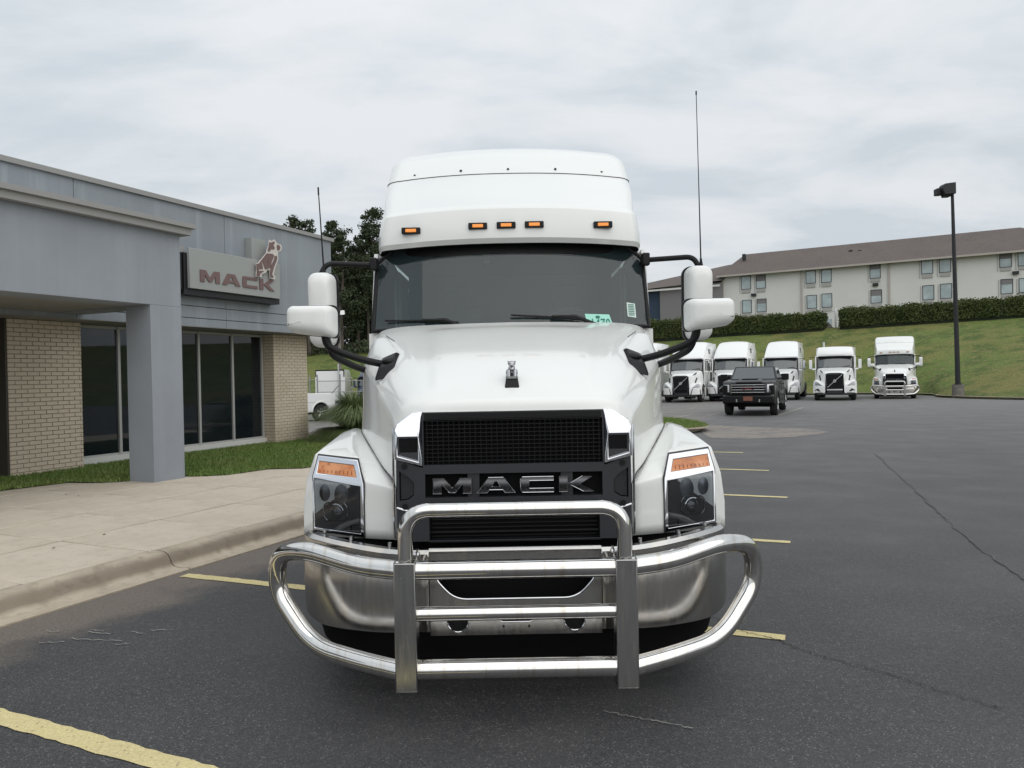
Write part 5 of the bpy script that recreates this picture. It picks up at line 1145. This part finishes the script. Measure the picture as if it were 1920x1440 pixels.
for a, b in (((-13.2,.5),(-11.8,2.0)),((-11.6,.5),(-11.4,1.2))): m = MB(); m.cyl(fpt(*a), fpt(*b), .03, 6); K(m, 'brace', M['galv'], fe)
m = MB(); st_ = .16
for k in range(int((fx1-fx0)/st_)):
    x = fx0+.5+k*st_
    for dx in (2.3,-2.3):
        if fx0+.4 < x+dx < fx1-.2 and fx0+.4 < x < fx1-.2: m.tube([fpt(x,.05), fpt(x+dx,2.35)], .0035, 3, cap=False)
stuff(K(m, 'chain_link_mesh', M['galv'], fe, fix=False))
# ================================================================== HOTEL
H0 = Vector((28.6,91.0,0)); HD = Vector((.855,-.5186,0)); HN = Vector((.5186,.855,0))
def ht(u, v, back=0.0):
    r = px_ray(u, v); p0 = H0+HN*back; k = HN.dot(p0)/(HN.dot(r)); p = Vector((r.x*k, r.y*k, CAM_H+r.z*k)); return (p-H0).dot(HD), p.z
def hp_(t, b, z): p = H0+HD*t+HN*b; return (p.x-H0.x, p.y-H0.y, z-5)
def hbox(m, t0, t1, b0, b1, z0, z1): return m.hexa([hp_(t0,b0,z0),hp_(t1,b0,z0),hp_(t1,b1,z0),hp_(t0,b1,z0),hp_(t0,b0,z1),hp_(t1,b0,z1),hp_(t1,b1,z1),hp_(t0,b1,z1)])
M['hwall'] = material('hotel_render', (.66,.655,.64), .9, var=[(.3,(.62,.615,.60),.4,.7)]); M['hgrey'] = material('hotel_grey', (.20,.195,.20), .9); M['hblue'] = material('hotel_blue', (.035,.058,.095), .9)
M['hroof'] = material('shingle_roof', (.115,.095,.085), .95, var=[(.4,(.095,.08,.075),.4,.7),(6,(.15,.125,.11),.5,.7)], bump=(5,.5,.05)); M['htrim'] = material('hotel_trim', (.42,.38,.35), .7); M['hac'] = material('ac_grille', (.38,.37,.36), .7)
ho = thing('hotel', 'long white three-storey hotel with a brown shingle roof on the hill behind the hedges', 'building', (H0.x, H0.y, 5))
tc0 = ht(1355.6, 520)[0]; zE = 13.55; t1_ = ht(1912, 424, 7.5)[0]+7.0
sz = lambda a: a
m = MB(); hbox(m, tc0, t1_, 0, 15, 4, zE); K(m, 'wall', M['hwall'], ho)
tw0 = ht(1240, 540)[0]; tb0 = ht(1203, 540)[0]-6
m = MB(); hbox(m, tw0, tc0-.02, -.6, 15, 4, 12.7); K(m, 'grey_wing', M['hgrey'], ho)
m = MB(); hbox(m, tb0, tw0-.02, -.2, 14, 4, 12.2); K(m, 'blue_wing', M['hblue'], ho)
rg0 = ht(1397, 476, 7.5); rg1 = t1_-7.0; zR = 17.1
m = MB(); e0, e1 = tc0-.6, t1_+.6; pts = [hp_(e0,-.7,zE-.05),hp_(e1,-.7,zE-.05),hp_(e1,15.7,zE-.05),hp_(e0,15.7,zE-.05),hp_(rg0[0],7.5,zR),hp_(rg1,7.5,zR)]
m.add(pts, [(0,1,5,4),(1,2,5),(2,3,4,5),(3,0,4),(0,3,2,1)]); rf = K(m, 'roof', M['hroof'], ho)
m = MB(); hbox(m, e0, e1, -.85, -.72, zE-.22, zE-.02); K(m, 'gutter', M['htrim'], rf)
m = MB(); pts = [hp_(tb0-.6,-1.1,12.3),hp_(tc0-.1,-1.1,12.9),hp_(tc0-.1,15,12.9),hp_(tb0-.6,15,12.3),hp_(tw0+6.5,7.5,15.9),hp_(tc0+3.5,7.5,16.2)]
m.add(pts, [(0,1,5,4),(1,2,5),(2,3,4,5),(3,0,4),(0,3,2,1)]); K(m, 'wing_roof', M['hroof'], ho)
m = MB(); hbox(m, tb0-.6, tc0-.1, -1.16, -1.12, 12.2, 12.42); K(m, 'wing_gutter', M['hwall'], rf)
for ux_ in (1355.6,1503,1667,1792.5):
    t = ht(ux_, 540)[0]; m = MB(); hbox(m, t-.09, t+.09, -.15, -.02, 4.2, zE-.2); K(m, 'downspout', M['htrim'], ho)
for cx_ in (1395,1595,1612): 
    t, z = ht(cx_, 470 if cx_ < 1400 else 462, 4.5); m = MB(); hbox(m, t-.2, t+.2, 4.3, 4.7, z-1.2, z-.45); K(m, 'roof_vent', M['steel'], rf)
wz = [(508,552,318,380,400),(582,626,313,375,395),(831,876,292,350,373),(908,955,285,345,368),(1151,1200,260,325,345),(1409,1462,234,302,325),(1498,1552,227,295,317),(1800,1855,197,270,290),(1892,1948,190,262,283),
      (513,556,437,498,520),(586,630,431,492,515),(836,882,413,475,495),(911,958,405,470,490),(1156,1207,386,448,468),(1415,1468,364,432,450),(1503,1557,356,425,445),(1806,1862,333,402,420),(1897,1955,328,395,415)]
for k, (a, b, y0, y1, y2) in enumerate(wz):
    q = lambda X_, Y_: ht(1200+X_/2.667, 400+Y_/2.667)
    t0, z1 = q(a, y0); tt, z0 = q(a, y1); t1w, _ = q(b, y0); _, z2 = q(a, y2)
    m = MB(); m.poly([(t0-.06,z0-.06),(t1w+.06,z0-.06),(t1w+.06,z1+.06),(t0-.06,z1+.06)], [[(t0,z0),(t0,z1),(t1w,z1),(t1w,z0)]], lambda A, B, d: hp_(A, -d, B), .05, -.02); w = K(m, 'window', M['steel'], ho)
    m = MB(); m.add([hp_(t0,-.02,z0),hp_(t1w,-.02,z0),hp_(t1w,-.02,z1),hp_(t0,-.02,z1)], [(0,1,2,3)]); K(m, 'pane', M['hglass'], w, sm=0, fix=False)
    if k % 3 == 1: m = MB(); m.add([hp_(t0,-.03,z1-(z1-z0)*(.35+.1*(k % 2))),hp_(t1w,-.03,z1-(z1-z0)*(.35+.1*(k % 2))),hp_(t1w,-.03,z1),hp_(t0,-.03,z1)], [(0,1,2,3)]); K(m, 'upper_sash', M['hgrey'], w, sm=0, fix=False)
    m = MB(); hbox(m, t0, t1w, -.10, -.01, z2, z0-.08); K(m, 'air_conditioner', M['hac'], ho)
    m = MB(); hbox(m, t0-.25, t0-.19, -.05, -.003, z2, z1); hbox(m, t1w+.19, t1w+.25, -.05, -.003, z2, z1) if False else None; K(m, 'wall_joint', M['hac'], ho)
    if k >= 9: 
        m = MB(); hbox(m, t0, t1w, -.06, -.003, z0-2.9, z1-2.9); K(m, 'window', M['hglass'], ho)
for a, b in ((570,408),(1178,357),(1878,298)):
    t, z = ht(1200+a/2.667, 400+b/2.667); m = MB(); hbox(m, t-.28, t+.28, -.3, -.01, z-.16, z+.16); K(m, 'wall_light', M['steel'], ho)
# steps with a white rail in the gap between the hedges
stp = thing('steps', 'short steps with a white rail in the gap between the two hedges', 'steps', (31.75, 74.0, 5.6))
for k in range(5): m = MB(); m.box(-.45,.3,.0+.3*k,.32+.3*k,-.1,.18*(k+1)+.02); K(m, 'tread', M['conc3'], stp)
m = MB(); m.box(.33,.47,-.1,.05,-.3,2.2); K(m, 'newel_post', M['white2'], stp)
m = MB(); m.box(.36,.44,.05,1.6,1.9,2.0); K(m, 'handrail', M['white2'], stp)
# ================================================================== PLANTS
def leafmat(name, a, b, c):
    m = material(name, a, .65, 0, 0, .3, var=[(.5,b,.40,.62),(4,c,.48,.70)]); return m
M['hedgel'] = leafmat('hedge_leaf', (.070,.098,.028), (.10,.12,.038), (.035,.050,.016)); M['pinel'] = leafmat('pine_needles', (.048,.068,.034), (.070,.088,.042), (.022,.033,.018))
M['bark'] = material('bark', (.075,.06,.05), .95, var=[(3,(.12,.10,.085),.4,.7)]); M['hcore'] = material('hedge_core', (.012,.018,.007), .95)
def leaf(mb, c, s, nrm=None):
    a = Vector((random.gauss(0,1), random.gauss(0,1), random.gauss(0,1))).normalized(); b = a.orthogonal().normalized(); b.rotate(Matrix.Rotation(random.uniform(0,6.28), 3, a)); d = a.cross(b); s1 = s*random.uniform(.6,1.3); s2 = s1*random.uniform(.45,.8)
    mb.add([c-b*s1, c-d*s2, c+b*s1, c+d*s2], [(0,1,2,3)])
def hedge(name, label, pts, hs, dep=1.9, n=9000):
    P = [Vector((x, y, 0)) for x, y in pts]; L = [0]
    for i in range(len(P)-1): L.append(L[-1]+(P[i+1]-P[i]).length)
    zs = [tz(p.x, p.y) for p in P]; o0 = Vector((P[0].x, P[0].y, zs[0])); root = thing(name, label, 'hedge', tuple(o0))
    def at(s):
        for i in range(len(P)-1):
            if s <= L[i+1] or i == len(P)-2:
                f = (s-L[i])/(L[i+1]-L[i]); return P[i].lerp(P[i+1], f), zs[i]+(zs[i+1]-zs[i])*f, hs[i]+(hs[i+1]-hs[i])*f, (P[i+1]-P[i]).normalized()
    m = MB(); rows = []
    for k in range(60):
        c, z, h, d = at(L[-1]*k/59); nn = Vector((d.y,-d.x,0)); e = 1 if 0 < k < 59 else .8; h *= e
        rows.append([tuple(c+nn*(q[0]*dep/2*e)+Vector((0,0,z+q[1]*h))-o0) for q in ((.9,-.3),(.9,.75),(.7,.90),(-.7,.90),(-.9,.75),(-.9,-.3))])
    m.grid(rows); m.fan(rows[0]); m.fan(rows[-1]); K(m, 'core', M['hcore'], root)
    m = MB()
    for _ in range(n):
        s = random.uniform(0, L[-1]); c, z, h, d = at(s); nn = Vector((d.y,-d.x,0)); wob = .10*sin(s*1.3)+.08*sin(s*3.1+1)+.05*sin(s*7); f = random.random()
        if f < .55: q = (1.0+random.uniform(-.12,.06)+wob*.5, random.uniform(0,.95))
        elif f < .85: q = (random.uniform(-.95,1.0), .97+random.uniform(-.08,.05)+wob*.45)
        else: q = (-1.0, random.uniform(0,1))
        if q[1] > .8 and abs(q[0]) > .8: q = (q[0]*.93, q[1]-.03)
        end = min(s, L[-1]-s); 
        leaf(m, c+nn*(q[0]*dep/2)+Vector((0,0,z+q[1]*h*(1-.25*max(0,.5-end))+(random.uniform(0,.22) if q[1] > .9 and random.random() < .25 else 0)))-o0, .085)
    for ce in (0, L[-1]):
        c, z, h, d = at(ce)
        for _ in range(500):
            nn = Vector((d.y,-d.x,0)); leaf(m, c+nn*random.uniform(-.9,.9)*dep/2+d*random.uniform(-.12,.12)+Vector((0,0,z+random.uniform(0,.95)*h))-o0, .085)
    stuff(K(m, 'leaves', M['hedgel'], root, sm=0, fix=False)); return root
hedge('hedge', 'clipped dark green hedge on the hill, the lower one ending at the steps', [(10.5,88.5),(15.5,85.6),(23,79.7),(27,77.0),(31.2,74.2)], [2.2,2.15,1.8,1.6,1.55], n=30000)
hedge('hedge', 'clipped dark green hedge on the hill running uphill behind the lamp post', [(32.4,73.3),(36,70.7),(43.6,65.2),(52,57.6)], [1.75,1.6,1.6,1.7], n=28000)
# pines
def pine_mesh(seed, H, n, low=.30):
    random.seed(seed); lf = MB(); tk = MB(); bend = [(random.uniform(-.25,.25), random.uniform(-.25,.25)) for _ in range(6)]
    sp = [Vector((bend[i][0]*i*.3, bend[i][1]*i*.3, H*i/5)) for i in range(6)]
    tk.tube(sp, .2, 8, rs=[.24,.20,.17,.13,.08,.03])
    ncl = int(46); cl = []
    for k in range(ncl):
        f = low+(1-low)*((k+random.random())/ncl); zf = f*5; i = min(4, int(zf)); c = sp[i].lerp(sp[i+1], zf-i)
        R = (2.9*(1-f)**.55+.35)*random.uniform(.45,1.1)*(1 if f > low+.12 else .7); an = random.uniform(0, 6.28); e = c+Vector((cos(an)*R, sin(an)*R, random.uniform(-.2,.9)))
        tk.tube([c, c.lerp(e,.5)+Vector((0,0,.1)), e], .05, 4, rs=[.06,.04,.02]); cl.append((e, random.uniform(.55,1.15)*(1.15-.5*f))); cl.append((c.lerp(e,.55), random.uniform(.4,.8)))
    for _ in range(n):
        c, r = random.choice(cl); d = Vector((random.gauss(0,1), random.gauss(0,1), random.gauss(0,.55))); d.normalize(); p = c+d*r*random.uniform(.35,1.05)
        leaf(lf, p, .15)
    return tk, lf
variants = []
for i, (sd_, H, n, low) in enumerate(((11,17,6500,.30),(23,16,6000,.22),(37,17.5,7000,.38),(51,15,6000,.15))):
    tk, lf = pine_mesh(sd_, H, n, low); r = thing('pine_tree', '', 'tree', (0,0,0)); K(tk, 'trunk', M['bark'], r); c = stuff(K(lf, 'crown', M['pinel'], r, sm=0, fix=False)); variants.append((r, H))
random.seed(5)
spots = [(-28.4,98,22.6,0,'pine with a pointed top showing just above the showroom parapet'),(-26.2,97,22.0,1,'pine behind the showroom corner, second from the parapet end'),(-23.6,99,22.2,2,'tall broad pine with a round top right of the showroom corner'),(-21.9,97,21.0,3,'leafy pine directly behind the mirror of the truck'),
         (-20.2,99,20.0,1,'lower pine in the dip of the tree line'),(-18.7,98,21.3,0,'pine beside the tallest one at the truck flank'),(-17.5,97,23.2,2,'tallest pine, rising right beside the white truck roof'),
         (-31,100,21.5,3,None),(-34.5,101,21,0,None),(-38.5,102,20.5,2,None),(-15.5,99,22.5,1,None),(-13,100,21,3,None),(-10,99,20.5,0,None),(-6.5,100,20,2,None),
         (-30,107,20.5,1,None),(-27.5,108,20.5,3,None),(-25,106,20,0,None),(-22.8,108,20.3,2,None),(-20.8,107,19,3,None),(-19,108,19.8,1,None),(-16.5,107,21,0,None),(-14.5,106,20,3,None),
         (-28.8,114,19,3,None),(-26.2,113,19,3,None),(-23.8,114,18,1,None),(-21.4,113,18,3,None),(-19.6,115,18,3,None),(-17.6,114,19,3,None),(-24.6,103,17,3,None),(-20.9,103,16,3,None),(-18.2,103.5,17,3,None),(-27.2,103,17,1,None)]
used = set()
for i, (x, y, top, k, lab) in enumerate(spots):
    r, H = variants[k]; o = r if k not in used else copy_tree(r); used.add(k); b = 5.05 if y < 105 else 5.2
    o.location = (x, y, b-.1); s = (top-b)/H; o.scale = (s*random.uniform(.85,1.1), s*random.uniform(.85,1.1), s); o.rotation_euler = (0,0,random.uniform(0,6.28))
    o['group'] = 'pines on the hill behind the showroom'; o['label'] = lab or 'dark pine deep in the wood on the hill behind the showroom'
# undergrowth at the wood edge
m = MB()
for _ in range(12000):
    x = random.uniform(-42,-4); y = 94.5+random.uniform(0,6)+(0 if x > -22 else 2); h = random.uniform(0,1)**2*(1.2+.6*sin(x*.9)); leaf(m, Vector((x, y, 5.0+h)), .16)
stuff(m.build('undergrowth', M['pinel'], sm=0))
m = MB()
for _ in range(16000):
    x = random.uniform(-44,-2); y = 117+random.uniform(0,5); leaf(m, Vector((x, y, 5.2+random.uniform(0,13))), .45)
stuff(m.build('far_woodland', M['pinel'], sm=0))
# ornamental grass clump
M['reed'] = material('reed_blade', (.13,.18,.06), .55, var=[(3,(.20,.25,.11),.45,.62),(9,(.04,.065,.02),.5,.7)])
random.seed(9)
pg = thing('ornamental_grass', 'large tuft of arching ornamental grass beside the truck flank', 'plant', (-4.05,19.3,.1))
m = MB()
for _ in range(4200):
    an = random.uniform(0,6.28); R = random.uniform(.3,1.45); Hh = random.uniform(.95,1.5)*(1.12-.2*R); r0 = random.uniform(0,.25); wd = random.uniform(.005,.011); P = []
    for k in range(7):
        t = k/6; rr = r0+R*t**1.5; z = Hh*(1.9*t-1.05*t*t) if R < .7 else Hh*(2.1*t-1.55*t*t); P.append(Vector((cos(an)*rr+random.uniform(-.01,.01), sin(an)*rr, max(.02, z))))
    sd2 = Vector((-sin(an), cos(an), 0)); w = [wd*(1-.9*(k/6)**2) for k in range(7)]
    m.grid([[tuple(p-sd2*q) for p, q in zip(P, w)], [tuple(p+sd2*q) for p, q in zip(P, w)]])
for _ in range(1500):
    an = random.uniform(0,6.28); R = random.uniform(.9,1.35); P = [Vector((cos(an)*(.15+R*t**.9), sin(an)*(.15+R*t**.9), max(.03, 1.0*(1.6*t-1.62*t*t)+random.uniform(-.01,.01)))) for t in (0,.2,.4,.6,.8,1)]; sd2 = Vector((-sin(an), cos(an), 0)); w = [.009*(1-.85*(k/5)**2) for k in range(6)]
    m.grid([[tuple(p-sd2*q) for p, q in zip(P, w)], [tuple(p+sd2*q) for p, q in zip(P, w)]])
stuff(K(m, 'grass_blades', M['reed'], pg, sm=0, fix=False))
m = MB(); ell(m, (0,0,.12), (.3,.3,.25), 8); K(m, 'clump_base', M['reed'], pg)
# a few dead leaves on the sidewalk and the lot
M['dead'] = material('dead_leaf', (.10,.06,.035), .9)
for u, v in ((100,1028),(124,928),(147,930),(195,1003)):
    x, y = gp(u, v, .155); m = MB(); s = .022; m.add([(-s,0,0),(0,-s*.6,.008),(s,0,.002),(0,s*.6,.01)], [(0,1,2,3)]); o = m.build('fallen_leaf', M['dead'], sm=0); o.location = (x, y, .158); o.rotation_euler = (0,0,u)
    tag(o, {100:'curled brown leaf alone on the near sidewalk slab',124:'brown leaf on the sidewalk near the lawn edge, the left of a close pair',147:'brown leaf on the sidewalk near the lawn edge, the right of a close pair',195:'tiny brown leaf in the middle of the sidewalk'}[u], 'leaf', 'dead leaves on the sidewalk')
